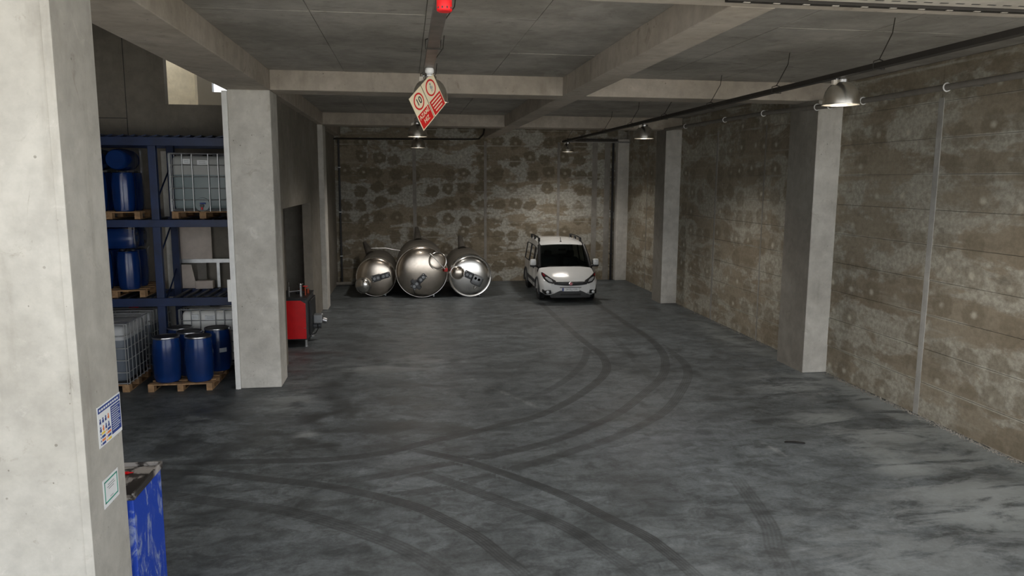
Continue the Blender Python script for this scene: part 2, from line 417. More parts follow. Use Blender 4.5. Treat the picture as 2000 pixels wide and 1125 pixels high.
GX, GY = np.meshgrid(xs, ys); nx, ny = len(xs), len(ys)
track = np.zeros_like(GX); tru = np.full_like(GX, 9.0); oil = np.zeros_like(GX); pale = np.zeros_like(GX); rust = np.zeros_like(GX)
for pts, wd, st in TR:
    q = spline(pts)
    tang = np.gradient(q, axis=0); tang /= np.linalg.norm(tang, axis=1)[:, None]+1e-9
    L = len(q)
    for i in range(L):
        i0 = max(0, int((q[i, 0]-.3-xs[0])/.05)); i1 = min(nx, int((q[i, 0]+.3-xs[0])/.05)+2)
        j0 = max(0, int((q[i, 1]-.3-ys[0])/.05)); j1 = min(ny, int((q[i, 1]+.3-ys[0])/.05)+2)
        if i1 <= i0 or j1 <= j0: continue
        dx = GX[j0:j1, i0:i1]-q[i, 0]; dy = GY[j0:j1, i0:i1]-q[i, 1]
        d = np.hypot(dx, dy); across = dx*tang[i, 1]-dy*tang[i, 0]; along = dx*tang[i, 0]+dy*tang[i, 1]
        fade = min(1, (i+4)/10, (L-i+6)/22)
        near = (np.abs(along) < .10) & (np.abs(across) < wd/2+.17)
        m = near*(np.abs(across) < wd/2+.065)*st*fade
        sub = track[j0:j1, i0:i1]; ta = tru[j0:j1, i0:i1]
        new = (m > sub) | (near & (sub == 0) & (np.abs(across) < wd/2*np.abs(ta)))
        ta[new] = (across/(wd/2))[new]
        track[j0:j1, i0:i1] = np.maximum(sub, m)
def blob(A, x, y, rx, ry, s):
    np.maximum(A, s*np.exp(-(((GX-x)/rx)**2+((GY-y)/ry)**2)), out=A)
for x, y, rx, ry, s in [(-.6,12.6,.9,.9,1),(0,13.4,.6,.7,.7),(-1.2,12,.9,.8,1),(-.15,11.3,.7,.6,1),(-.75,10.9,.9,.55,1),(-1.2,10.7,.8,.5,.9),(.7,11.05,.45,.35,.9),(-1.2,14.1,.6,.6,.7),(-.44,14.8,.6,.6,.5),(-3,11,1.3,2.5,.8),(-2.6,9.5,1.0,1.5,.5)]:
    blob(oil, x, y, rx, ry, s)
LINES = [((6.74, 9.87), (8.06, 9.86), .75), ((6.87, 9.36), (7.79, 9.37), .6), ((6.65, 9.77), (6.62, 8.5), .7), ((5.12, 9.86), (5.2, 9.33), .6), ((1.18, 13.91), (2.2, 11.83), .5)]
for x, y, rx, ry, s in [(7.3,12.75,1.0,.8,.8),(6.7,10.75,.7,.5,.8),(7.4,9.94,1.2,.5,.9),(6.7,9.38,.6,.5,.7),(6.57,8.74,.5,.4,.9),(7.1,7.8,1.3,.6,1),(7.0,7.3,1.6,.7,1),(7.4,8.8,1.0,.6,.7),(-1.56,11.05,.16,.14,1),(8.1,11.,.5,6,.8),(7.8,17,.5,3,.6),(-.6,14.9,1.2,.5,.7),(-2.0,13.0,.45,1.0,.8),(.4,15.5,1.2,.6,.5),(5.5,6.5,2.5,.9,.55)]:
    blob(pale, x, y, rx, ry, s)
for (x0, y0), (x1, y1), st in LINES:
    tt = np.clip(((GX-x0)*(x1-x0)+(GY-y0)*(y1-y0))/((x1-x0)**2+(y1-y0)**2), 0, 1)
    np.maximum(pale, st*np.exp(-(np.hypot(GX-x0-tt*(x1-x0), GY-y0-tt*(y1-y0))/.05)**2), out=pale)
for x, y, rx, ry, s in [(-1.8,15.9,.9,.3,1),(-2.0,16.6,.7,.5,.7)]: blob(rust, x, y, rx, ry, s)
gv = np.stack([GX.ravel(), GY.ravel(), np.zeros(nx*ny)], 1)
ii = (np.arange(ny-1)[:, None]*nx+np.arange(nx-1)[None, :]).ravel()
gf = np.stack([ii, ii+1, ii+nx+1, ii+nx], 1)
xa, xb, ya, yb = xs[0], xs[-1], ys[0], ys[-1]
extra_v = []; extra_f = []
for (x0, x1, y0, y1) in [(-10, xa, 5.0, 28.2), (xb, 8.7, 5.0, 28.2), (xa, xb, 5.0, ya), (xa, xb, yb, 28.2)]:
    o = nx*ny+len(extra_v); extra_v += [(x0,y0,0),(x1,y0,0),(x1,y1,0),(x0,y1,0)]; extra_f.append((o,o+1,o+2,o+3))
me = bpy.data.meshes.new('floor')
me.from_pydata(gv.tolist()+extra_v, [], gf.tolist()+extra_f)
tru[tru > 8.5] = 3.0
for nm, A in (('track', track), ('tread', tru), ('oil', oil), ('pale', pale), ('rust', rust)):
    a = me.attributes.new(nm, 'FLOAT', 'POINT')
    a.data.foreach_set('value', np.concatenate([A.ravel(), np.zeros(len(extra_v))]).astype(np.float32))
fl = bpy.data.objects.new('floor', me); COL.objects.link(fl); me.materials.append(MT['floor'])
tag(fl, 'grey worn concrete floor with black curved tyre marks', kind='structure')
struct('yard_ground', MB().box((-30, -40, -.3), (40, 5.0, -.002)), 'yard', 'pale concrete yard outside the hall')

# ---- panelled cast walls
rowz = [i*.56 for i in range(10)]+[5.66]
def panel_wall(wall, segs, axis, face, sgn):
    """segs = list of (a,b) extents along the wall; panels stand 20 mm proud of the core with fine open joints"""
    for a, b in segs:
        for j in range(10):
            off = random.uniform(-.004, .004); g = .004
            z0, z1 = rowz[j]+g, rowz[j+1]-g
            f0, f1 = sorted((face+sgn*(.02), face+off))
            mb = MB()
            if axis == 'Y': mb.box((f0, a+g, z0), (f1, b-g, z1))
            else: mb.box((a+g, f0, z0), (b-g, f1, z1))
            mb.build('panel', 'wall' if axis == 'Y' else 'wall_b', wall)
wr = struct('wall_right', MB().box((XW+.018, 4.9, 0), (XW+.4, 28.2, 5.7)), 'dark_concrete', 'brown damp cast concrete wall with rows of pale tie-hole dots')
panel_wall(wr, [(4.95, 8.1), (8.1, 10.85), (10.85, 13.55), (14.6, 16.6), (16.6, 19.34), (19.34, 22.04), (22.9, 25.2), (25.2, 27.76)], 'Y', XW, 1)
for y, wd in [(8.1, .04), (10.85, .12), (16.6, .05), (19.34, .09), (25.2, .04)]:
    MB().box((XW-.010, y-wd/2, 0), (XW+.02, y+wd/2, 5.1)).build('joint_strip', 'plaster' if wd > .1 else 'plaster_dim', wr, bevel=.004)
wb = struct('wall_back', MB().box((-3.6, YB+.018, 0), (8.8, YB+.4, 5.7)), 'dark_concrete', 'brown patchy concrete end wall behind the tanks and the van')
panel_wall(wb, [(-3.1, -2.39), (-2.39, .29), (.29, 2.90), (2.90, 5.67), (5.67, 7.06), (7.06, XW)], 'X', YB, 1)
for x, wd in [(.29, .13), (2.90, .10), (5.67, .10), (7.06, .20), (7.55, .22)]:
    MB().box((x-wd/2, YB-.010, 0), (x+wd/2, YB+.02, 5.2)).build('joint_strip', 'plaster_dim', wb, bevel=.004)

# ---- ceiling slab with formwork board panels
ce = struct('ceiling', MB().box((-2.9, 5.55, ZS+.012), (8.69, 28.2, 6.0)), 'ceiling', 'grey stained concrete ceiling slab')
for (xx, ) in [((-2.33, -1.05, .25, 1.55, 2.87),), ((3.30, 4.55, 5.8, 7.05, XW),)]:
    for yy in ((6.55, 8.95, 11.35, 13.75), (14.4, 16.95, 19.5, 22.04), (22.7, 25.25, YB)):
        for i in range(len(xx)-1):
            for j in range(len(yy)-1):
                o_ = random.uniform(-.003, .004)
                MB().box((xx[i]+.004, yy[j]+.004, ZS+o_), (xx[i+1]-.004, yy[j+1]-.004, ZS+.014)).build('ceiling_panel', 'ceiling', ce)

# ---- beams
def beam(a, b, label): return struct('ceiling_beam', MB().box(a, b), 'beam', label, bevel=.012)
beam((2.87, 6.55, ZB), (3.30, YB, ZS+.02), 'long concrete ceiling beam running down the middle of the hall')
beam((-3.10, 6.55, ZB), (XL, YB, ZS+.3), 'long concrete edge beam over the left-hand columns')
for y0, y1, t in ((13.75, 14.4, 'over the column with the white duct'), (22.04, 22.7, 'in front of the end wall')):
    beam((XL, y0, ZB), (2.87, y1, ZS+.02), 'pale concrete cross beam '+t+', left half')
    beam((3.30, y0, ZB), (XW+.05, y1, ZS+.02), 'pale concrete cross beam '+t+', right half')
beam((-10, 5.55, ZB), (8.69, 6.55, 7.4), 'concrete lintel beam over the open front of the hall')
# ---- columns
def column(a, b, label, parent=None): return struct('column', MB().box(a, b), 'column', label, bevel=.02)
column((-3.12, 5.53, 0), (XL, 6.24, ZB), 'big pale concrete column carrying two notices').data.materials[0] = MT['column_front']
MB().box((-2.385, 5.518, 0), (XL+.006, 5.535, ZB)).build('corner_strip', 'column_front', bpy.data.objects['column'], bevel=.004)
colL = column((-3.05, 13.75, 0), (XL, 14.45, ZB), 'pale concrete column with a white duct up one edge')
column((-3.05, 22.04, 0), (XL, 22.74, ZB), 'concrete column beyond the red boiler')
c2 = column((7.80, 13.55, 0), (XW+.05, 14.6, ZB), 'pale concrete wall column under the nearest right-hand lamp')
c1 = column((7.80, 22.04, 0), (XW+.05, 22.9, ZB), 'pale concrete wall column next to the van')
column((7.86, 27.45, 0), (XW+.05, 27.80, ZB), 'concrete corner pilaster at the end wall')
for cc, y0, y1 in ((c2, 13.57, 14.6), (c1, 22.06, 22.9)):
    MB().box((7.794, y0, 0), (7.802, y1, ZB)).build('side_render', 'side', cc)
# ---- left side: partition with doorway, storage bay
struct('wall_partition', MB().box((-2.70, 14.45, 3.2), (-2.48, 22.04, ZB)).box((-2.70, 14.45, 0), (-2.48, 15.55, 3.2)).box((-2.70, 20.0, 0), (-2.48, 22.04, 3.2)),
       'dark_concrete', 'brown concrete partition with a doorway behind the red boiler')
struct('wall_side', MB().box((-2.75, 22.74, 0), (-2.55, YB, ZB)), 'dark_concrete', 'concrete side wall beyond the last left-hand column')
YW = 16.45
wl = struct('wall_bay', MB().box((-10, YW, 0), (-2.70, YW+.2, 5.30)).box((-10, YW, 5.30), (-4.86, YW+.2, 7.4)).box((-4.86, YW, 6.35), (-2.70, YW+.2, 7.4)),
       'dark_concrete', 'dark concrete wall of the storage bay with a high opening')
MB().box((-5.0, YW-.05, 0), (-4.78, YW, 4.35)).build('pilaster', 'column', wl)
for x in (-7.4, -6.3, -5.62): MB().box((x-.006, YW-.004, 4.6), (x+.006, YW, 7.0)).build('formwork_seam', 'black', wl)
MB().box((-10, YW-.004, 5.0), (-5.62, YW, 5.012)).build('formwork_seam', 'black', wl)
struct('wall_left', MB().box((-10.2, 5.55, 0), (-10, 28.2, 7.4)), 'dark_concrete', 'outer concrete wall of the storage bay')
struct('ceiling_bay', MB().box((-10, 6.55, 7.4), (-2.70, YW+.2, 7.6)), 'ceiling', 'concrete ceiling of the storage bay')
struct('wall_bay_blocker', MB().box((-10, 5.6, 0), (-6.4, 5.8, ZB)), 'column', 'added out-of-view wall cutting daylight into the storage bay')  # unseen wall, added to hold back light from the left
struct('wall_upper', MB().box((-3.08, 6.55, ZS+.3), (-2.92, YW, 7.4)), 'dark_concrete', 'concrete wall above the left edge beam')
struct('floor_upper', MB().box((-10, YW+.2, 5.05), (-2.70, 21.2, 5.2)), 'ceiling', 'upper landing floor behind the storage bay')
struct('wall_stair', MB().box((-10, 18.2, 5.2), (-4.72, 18.4, 9)), 'yellow', 'cream lit wall seen through the high opening')
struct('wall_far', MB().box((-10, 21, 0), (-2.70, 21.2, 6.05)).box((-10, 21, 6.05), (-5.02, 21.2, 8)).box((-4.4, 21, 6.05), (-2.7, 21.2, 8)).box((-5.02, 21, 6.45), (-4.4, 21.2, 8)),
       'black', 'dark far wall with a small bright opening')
struct('ceiling_upper', MB().box((-4.72, YW+.2, 6.5), (-2.7, 21, 6.7)), 'ceiling', 'slab over the upper landing')
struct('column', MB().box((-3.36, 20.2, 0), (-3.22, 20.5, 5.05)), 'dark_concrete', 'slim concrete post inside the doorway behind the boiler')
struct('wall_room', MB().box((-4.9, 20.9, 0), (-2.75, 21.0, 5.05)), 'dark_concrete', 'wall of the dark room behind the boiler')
# out-of-view slab, added to shade the upper part of the front column
struct('shade_canopy', MB().box((-14, .6, 6.6), (12, 5.55, 6.85)), 'beam', 'unseen concrete slab added to shade the open front')
struct('wall_front', MB().box((-14, 5.5, 6.85), (12, 5.8, 11)), 'column', 'concrete facade above the open front')

# ---- white duct on left column
d = thing('cable_duct', (-3.09, 13.74, 0), 'white plastic duct running up the edge of the column', 'duct')
MB().box((-.045, -.03, 0), (.045, .10, 5.3)).build('duct_body', 'white', d, bevel=.006)
MB().box((-.012, -.036, 0), (.012, -.03, 5.3)).build('duct_lid', 'white', d)
MB().rbox((-.10, -.05, 1.62), (-.04, .02, 2.02), .008).build('bracket', 'white', d)

# ---- rail on front lintel
t = thing('slotted_rail', (5.9, 6.25, ZB), 'dark slotted steel rail under the front lintel beam', 'rail')
MB().box((-3.2, -.035, -.03), (2.3, .035, 0)).build('channel', 'tray', t)
for i in range(20):
    MB().box((-3.05+i*.27, -.010, -.033), (-2.99+i*.27, .010, -.029)).build('slot', 'beige', t)
t = thing('perforated_tray', (6.2, 5.93, ZB-.001), 'beige perforated metal tray beside the slotted rail', 'tray')
MB().box((-2.8, -.25, -.012), (2.0, .25, .0)).build('tray_body', 'beige', t)
for i in range(30):
    x = -2.7+i*.15
    MB().box((x, .14, -.014), (x+.075, .16, -.011)).build('slot', 'black', t)

# ================================================================== SERVICES
def tray(x, y0, y1, mat, wd, label):
    t = thing('cable_tray', (x, y0, 5.08), label, 'cable tray')
    L = y1-y0
    MB().box((-wd/2, 0, 0), (wd/2, L, .006)).box((-wd/2, 0, .006), (-wd/2+.005, L, .06)).box((wd/2-.005, 0, .006), (wd/2, L, .06)).build('channel', mat, t)
    for i in range(3):
        pts = [(-.03+i*.03+.008*math.sin(y*1.7+i), y, .02+.006*math.sin(y*2.3+i*2)) for y in np.arange(.05, L, .4)]
        MB().tube(pts, .011, 6).build('cable', 'black', t, smooth=True)
    n = int(L/2.45)
    for i in range(n):
        y = 2.4+i*2.4
        if y > L-.2: break
        MB().tube([(wd/2+.02, y, -.01), (-wd/2-.02, y, -.01), (-wd/2-.02, y, .075), (0, y, .10), (wd/2+.02, y, .075)], .007, 6, True).build('bracket', 'tray', t)
        yt = y+5.08*0
        zt = (ZS-5.08) if not any(a < y0+y < b for a, b in ((13.7, 14.45), (22, 22.75))) else ZB-5.08
        MB().tube([(0, y, .10), (.10, y+.05, .25), (.22, y+.12, .42), (.24, y+.12, zt+.02)] if zt > .4 else [(0, y, .1), (0, y, zt+.02)], .006, 6).build('hanger_wire', 'tray', t)
    return t
tray(5.36, 5.7, 25.5, 'tray', .10, 'dark cable tray with hanger wires along the right-hand lamps')
tray(.28, 5.2, 23.4, 'tray_grey', .11, 'grey cable tray along the left-hand lamps')

# pipe along the right wall
t = thing('drain_pipe', (7.70, 5.0, 5.12), 'grey pipe sloping along the top of the right wall', 'pipe')
pp = [(0, 0, 0), (0, 3.7, .02), (0, 7.7, .04), (0, 9.4, .10), (0, 10.4, .13), (0, 16.9, .19)]
MB().tube(pp, .045, 12).build('pipe', 'pipe', t, smooth=True)
for y, z in ((2.6, .013), (5.0, .026), (7.0, .036), (8.0, .05), (8.45, .066), (10.6, .132), (12.6, .15), (15.2, .175)):
    MB().ring((0, y, z), .058, .010, 'Y', 18, 6).build('clip', 'white', t, smooth=True)
    MB().cyl((.05, y, z+.02), (.582 if not 8.5 < y < 9.7 else .095, y, z+.03), .008, n=6).build('clip_arm', 'galv', t)
# conduits at the end wall
t = thing('wall_conduit', (-2.9, 27.60, 5.22), 'dark conduit running across the top of the end wall, left part', 'pipe')
MB().tube([(0, 0, 0), (5.3, 0, .04), (5.55, 0, .06), (5.7, 0, .22), (5.75, 0, .42)], .03, 8).build('conduit', 'tray', t, smooth=True)
for i in range(4): MB().cyl((.6+i*1.3, 0, .0), (.6+i*1.3, .2, .0), .012, n=6).build('clip', 'galv', t)
t = thing('wall_conduit', (5.9, 27.35, 5.2), 'pale conduit across the end wall above the van', 'pipe')
MB().cyl((0, 0, 0), (2.38, 0, 0), .025, n=8).build('conduit', 'galv', t, smooth=True)
MB().box((0, -.03, .05), (1.9, .10, .12)).build('tray', 'tray', t)
for i in range(3): MB().cyl((.3+i*.8, 0, 0), (.3+i*.8, .45, 0), .012, n=6).build('clip', 'galv', t)
t = thing('downpipe', (-2.39, 27.70, 0), 'dark vertical pipe in the corner left of the tanks', 'pipe')
MB().cyl((0, 0, 0), (0, 0, 5.2), .035, n=10).build('pipe', 'charcoal', t, smooth=True)
for z in (1, 2.6, 4.2): MB().box((-.05, -.04, z), (.05, .076, z+.03)).build('clip', 'galv', t)
t = thing('downpipe', (7.74, 27.68, 0), 'dark vertical pipe in the corner right of the van', 'pipe')
MB().cyl((0, 0, 0), (0, 0, 5.2), .045, n=10).build('pipe', 'black', t, smooth=True)
for z in (1, 2.6, 4.2): MB().box((-.06, -.05, z), (.06, .095, z+.03)).build('clip', 'charcoal', t)

# ---- dome lamps
def dome_lamp(loc, label):
    t = thing('dome_lamp', loc, label, 'lamp', 'aluminium dome lamps under the ceiling')
    R = .245; t.scale = (.9, .9, .9)
    prof = [(R, 0), (R*.995, .04), (R*.96, .11), (R*.88, .18), (R*.74, .24), (R*.56, .28), (.085, .305)]
    inner = [(r-.004, z-.003) for r, z in prof[::-1]]
    MB().olathe(prof+inner, 32).build('shade', 'alu', t, smooth=True)
    MB().ring((0, 0, 0), R+.006, .009, 'Z', 36, 8).build('rim', 'steel_bright', t, smooth=True)
    MB().lathe([(.085, .295), (.09, .30), (.09, .34), (.07, .35)], 20).build('housing', 'steel_bright', t, smooth=True)
    MB().box((-.15, -.03, .27), (-.09, .03, .335)).build('gear_box', 'beige', t, bevel=.005)
    MB().cyl((0, 0, .34), (0, 0, .352), .012, n=8).tube([(0, 0, .348), (-.10, 0, .348)], .012, 6).build('hook', 'galv', t, smooth=True)
    MB().lathe([(.001, .06), (.03, .068), (.05, .10), (.05, .14), (.03, .19), (.025, .24)], 16).build('bulb', 'white', t, smooth=True)
    L = bpy.data.lights.new('lamp_light', 'SPOT'); L.energy = LAMP_POWER; L.color = (1.0, .93, .84); L.spot_size = math.radians(150); L.spot_blend = .8; L.shadow_soft_size = .16
    lo = bpy.data.objects.new('lamp_light', L); COL.objects.link(lo); lo.parent = t; lo.location = (0, 0, .045)
    return t
dome_lamp((5.46, 8.98, 4.762), 'dome lamp hanging before the right-hand pale wall column')
dome_lamp((5.45, 16.9, 4.762), 'dome lamp on the right-hand tray, midway to the end wall')
dome_lamp((5.47, 25.3, 4.762), 'small far dome lamp above the white van')
dome_lamp((.31, 9.6, 4.762), 'dome lamp half hidden behind the red and cream sign')
dome_lamp((.26, 17.3, 4.762), 'dome lamp on the left-hand tray, below the sign')
dome_lamp((.37, 23.2, 4.762), 'small far dome lamp above the steel tanks')

# ---- siren and detector
t = thing('alarm_beacon', (.28, 5.42, 4.958), 'red round alarm beacon under the grey cable tray', 'alarm')
MB().lathe([(.048, 0), (.054, .008), (.054, .075), (.05, .09)], 24).build('body', 'red', t, smooth=True)
MB().lathe([(.044, .09), (.044, .122)], 20).build('base', 'sign_red', t, smooth=True)
for i in range(10):
    a = 2*PI*i/10; MB().cbox((.0545*math.cos(a), .0545*math.sin(a), .02), (.008, .008, .012)).build('slot', 'black', t)
t = thing('smoke_detector', (.285, 8.98, 5.02), 'white round detector under the cable tray above the sign', 'detector')
MB().lathe([(.02, -.03), (.03, -.025), (.034, 0), (.05, .01), (.052, .04), (.045, .06)], 20).build('housing', 'white', t, smooth=True)
MB().olathe([(.033, -.012), (.036, -.006)], 20).build('vent_ring', 'charcoal', t)

# ---- hanging sign, turned on one corner
sg = thing('speed_sign', (.265, 9.0, 4.705), 'red and cream two-panel speed limit sign hanging askew by one corner', 'sign')
yw = math.radians(51)
ex = Vector((math.cos(yw), math.sin(yw), 0)); ez = Vector((0, 0, 1)); en = ex.cross(ez)   # en faces the camera side
tx = (ex*35.9+ez*28.3).normalized(); ty = en.cross(tx).normalized()
SM = Matrix((tx, ty, en)).transposed().to_4x4()
pw, ph = .275, .43
def sbox(name, x0, x1, y0, y1, z0, z1, mat, parent):
    return MB().box((x0, y0, z0), (x1, y1, z1), SM).build(name, mat, parent)
def sdisc(name, cx, cy, r, z0, z1, mat, parent, n=32):
    m = SM @ Matrix.Translation((cx, cy, z0))
    return MB().lathe([(r, 0), (r, z1-z0)], n, m).build(name, mat, parent)
def stext(body, size, cx, cy, z, mat, parent, spacing=1.0):
    me = text_mesh(body, size, spacing=spacing); me.transform(SM @ Matrix.Translation((cx, cy, z))); me.materials.clear(); me.materials.append(MT[mat])
    return link('lettering', me, parent)
pL = sbox('plate', -pw-.006, -.006, -ph/2, ph/2, -.004, 0, 'cream', sg)
pR = sbox('plate', .006, pw+.006, -ph/2, ph/2, -.004, 0, 'cream', sg)
sbox('backing_strip', -.012, .012, -ph/2-.01, ph/2, -.010, -.004, 'black', sg)
cxL, cxR = -pw/2-.006, pw/2+.006
for cx, par in ((cxL, pL), (cxR, pR)):
    sdisc('red_ring', cx, .095, .098, 0, .0015, 'sign_red', par); sdisc('ring_face', cx, .095, .078, .0015, .0022, 'cream', par)
    sbox('red_panel', cx-pw/2+.012, cx+pw/2-.012, -ph/2+.012, -.025, 0, .0015, 'sign_red', par)
stext('10', .115, cxL, .095, .003, 'black', pL)
stext('AZAM\u0130', .068, cxL, -.07, .0025, 'cream', pL)
stext('HIZ', .072, cxL+.0, -.145, .0025, 'cream', pL)
# worker pictogram on the right plate
sdisc('pictogram', cxR+.01, .135, .014, .0022, .003, 'greyp', pR, 14)
sbox('pictogram', cxR-.012, cxR+.014, .08, .118, .0022, .003, 'greyp', pR)
sbox('pictogram', cxR-.012, cxR-.003, .045, .08, .0022, .003, 'greyp', pR)
sbox('pictogram', cxR+.010, cxR+.019, .045, .08, .0022, .003, 'greyp', pR)
sbox('pictogram', cxR+.020, cxR+.034, .075, .105, .0022, .003, 'greyp', pR)
for i, hw in enumerate((.105, .10, .095, .08)):
    y = -.055-i*.038
    sbox('text_line', cxR-hw, cxR+hw, y-.008, y+.008, .0015, .0022, 'cream', pR)
for i in range(2): pass
topc = SM @ Vector((pw-.02, ph/2-.02, 0))
MB().tube([tuple(topc), (topc.x*.5+.01, topc.y*.5-.01, topc.z*.5+.155), (.02, -.02, .29)], .004, 6).build('hanger_wire', 'galv', sg)

# ================================================================== NOTICES ON THE FRONT COLUMN
def notice(name, y0, y1, z0, z1, label):
    t = thing(name, (XL, (y0+y1)/2, z0), label, 'notice'); hw = (y1-y0)/2
    sh = MB().box((.001, -hw, 0), (.005, hw, z1-z0)).build('sheet', 'paper', t)
    return t, sh, hw, z1-z0
def strip(name, par, y0, y1, z0, z1, mat, dx=.0056): return MB().box((.004, y0, z0), (dx, y1, z1)).build(name, mat, par)
t, sh, hw, hh = notice('safety_notice', 5.77, 6.22, 1.77, 2.09, 'white and navy safety notice with small pictures on the big front column')
strip('header', sh, -hw+.01, hw-.01, hh-.055, hh-.012, 'navy')
for i in range(9): strip('header_text', sh, -hw+.03+i*.043, -hw+.06+i*.043, hh-.042, hh-.026, 'paper', .0062)
pn = strip('text_panel', sh, .02, hw-.012, .03, hh-.065, 'navy')
for i in range(11): strip('text_line', sh, .035, hw-.03-.03*(i % 3 == 1), hh-.085-i*.0178, hh-.080-i*.0178, 'paper', .0062)
for r_ in range(2):
    for c_ in range(4):
        y = -hw+.025+c_*.052; z = hh-.115-r_*.062
        m = 'orange' if (c_+r_*2) % 4 == 3 else 'navy'
        strip('picture', sh, y, y+.030, z-.025, z-.003, m); MB().cyl((.004, y+.015, z+.007), (.0056, y+.015, z+.007), .010, n=12).build('picture', m, sh)
for r_ in range(4):
    for c_ in range(2):
        y = -hw+.03+c_*.11; z = .11-r_*.027
        strip('tag_box', sh, y+.025, y+.09, z-.018, z, ('yellowp', 'navy', 'orange', 'navy')[(r_+c_) % 4]); strip('tag_mark', sh, y, y+.014, z-.015, z-.002, 'orange' if c_ else 'navy')
t, sh, hw, hh = notice('framed_notice', 5.775, 6.07, 1.285, 1.51, 'small white notice with a teal frame below the safety notice')
for a in ((-hw+.02, -hw+.034, .03, hh-.02), (hw-.034, hw-.02, .03, hh-.02), (-hw+.02, hw-.02, .03, .042), (-hw+.02, hw-.02, hh-.032, hh-.02)): strip('frame_bar', sh, *a, 'teal')
for i, w_ in enumerate((.06, .075, .05)): strip('text_line', sh, -w_, w_, hh-.065-i*.018, hh-.058-i*.018, 'greyp')
strip('text_line', sh, -.03, .03, .055, .060, 'greyp')

# ================================================================== BLUE CABINET BY THE FRONT COLUMN
t = thing('tool_cabinet', (-2.68, 6.64, 0), 'scuffed blue steel cabinet with a soiled grey top behind the front column', 'cabinet')
MB().box((-.37, -.34, .03), (.37, .37, 1.13)).build('body', 'cabinet', t, bevel=.008)
MB().box((-.385, -.355, 1.13), (.385, .385, 1.155)).box((-.385, -.355, 1.155), (-.365, .385, 1.19)).box((.365, -.355, 1.155), (.385, .385, 1.19)).box((-.365, .365, 1.155), (.365, .385, 1.19)).build('top_tray', 'cabtop', t, bevel=.003)
for x in (-.3, .3):
    for y in (-.28, .31): MB().cyl((x, y, 0), (x, y, .03), .03, n=10).build('foot', 'black', t)
t = thing('red_marker', (-2.62, 6.78, 1.155), 'red stick lying on the blue cabinet', 'stick')
MB().cyl((-.16, 0, .016), (.10, .03, .016), .014, n=10).build('barrel', 'red', t, smooth=True)
MB().cyl((.10, .03, .016), (.14, .035, .016), .010, .003, n=10).build('tip', 'red', t, smooth=True)

# ================================================================== PALLET RACK
rk = thing('pallet_rack', (-5.3, 15.0, 0), 'blue steel pallet rack with roller decks', 'rack')
RX0, RX1 = -3.9, 2.1      # local extents
for x in (RX0, -1.66, .58, RX1):
    for y in (0.0, 1.1):
        MB().box((x-.07, y-.055, 0), (x+.07, y+.055, 4.5)).build('upright', 'blue_steel', rk, bevel=.006)
LV = ((1.36, 1.52), (2.88, 3.02), (4.40, 4.56))
roll_m = MB().cyl((0, .03, 0), (0, 1.22, 0), .032, n=10).mesh('roller', True); roll_m.materials.append(MT['roller'])
top_m = MB().box((-.075, .0, -.012), (.075, 1.1, .012)).mesh('deck_slat'); top_m.materials.append(MT['blue_steel'])
for li, (z0, z1) in enumerate(LV):
    for y in (-.07, 1.17): MB().box((RX0-.07, y-.025, z0), (RX1+.07, y+.025, z1)).build('cross_beam', 'blue_steel', rk, bevel=.005)
    n = 30
    for i in range(n):
        x = RX0+.15+i*(RX1-RX0-.25)/(n-1)
        if min(abs(x-a) for a in (RX0, -1.66, .58, RX1)) < .11 and li < 2: continue
        if li < 2: link('roller', roll_m, rk, (x, -.03, z1-.025))
        else:
            o = link('deck_slat', top_m, rk, (x, 0, z1+.02)); o.rotation_euler = (0, math.radians(-14), 0)
for x in (RX0, -1.66, .58, RX1):
    for i in range(4): MB().tube([(x, .05, .2+i*1.05), (x, 1.05, .9+i*1.05)], .016, 6).build('brace', 'blue_steel', rk)

# ---- pallets
def make_pallet(wd, dp):
    ms = {}
    L = []
    for i in range(5): L.append(('deck_board', (-wd/2, -dp/2+i*(dp-.13)/4, .118), (wd/2, -dp/2+.13+i*(dp-.13)/4, .14)))
    for x in (-wd/2, -.05, wd/2-.10):
        L.append(('stringer', (x, -dp/2, .098), (x+.10, dp/2, .118)))
        for y in (-dp/2, -.07, dp/2-.14): L.append(('block', (x, y, .018), (x+.10, y+.14, .098)))
        L.append(('bottom_board', (x, -dp/2, 0), (x+.10, dp/2, .018)))
    out = []
    for nm, a, b in L:
        me = MB().box(a, b).mesh(nm); me.materials.append(MT['wood']); out.append((nm, me))
    return out
PAL = make_pallet(1.10, 1.25)
def pallet(x, y, z, label):
    t = thing('pallet', (x, y, z), label, 'pallet', 'wooden pallets in the storage bay')
    for nm, me in PAL: link(nm, me, t)
    return t
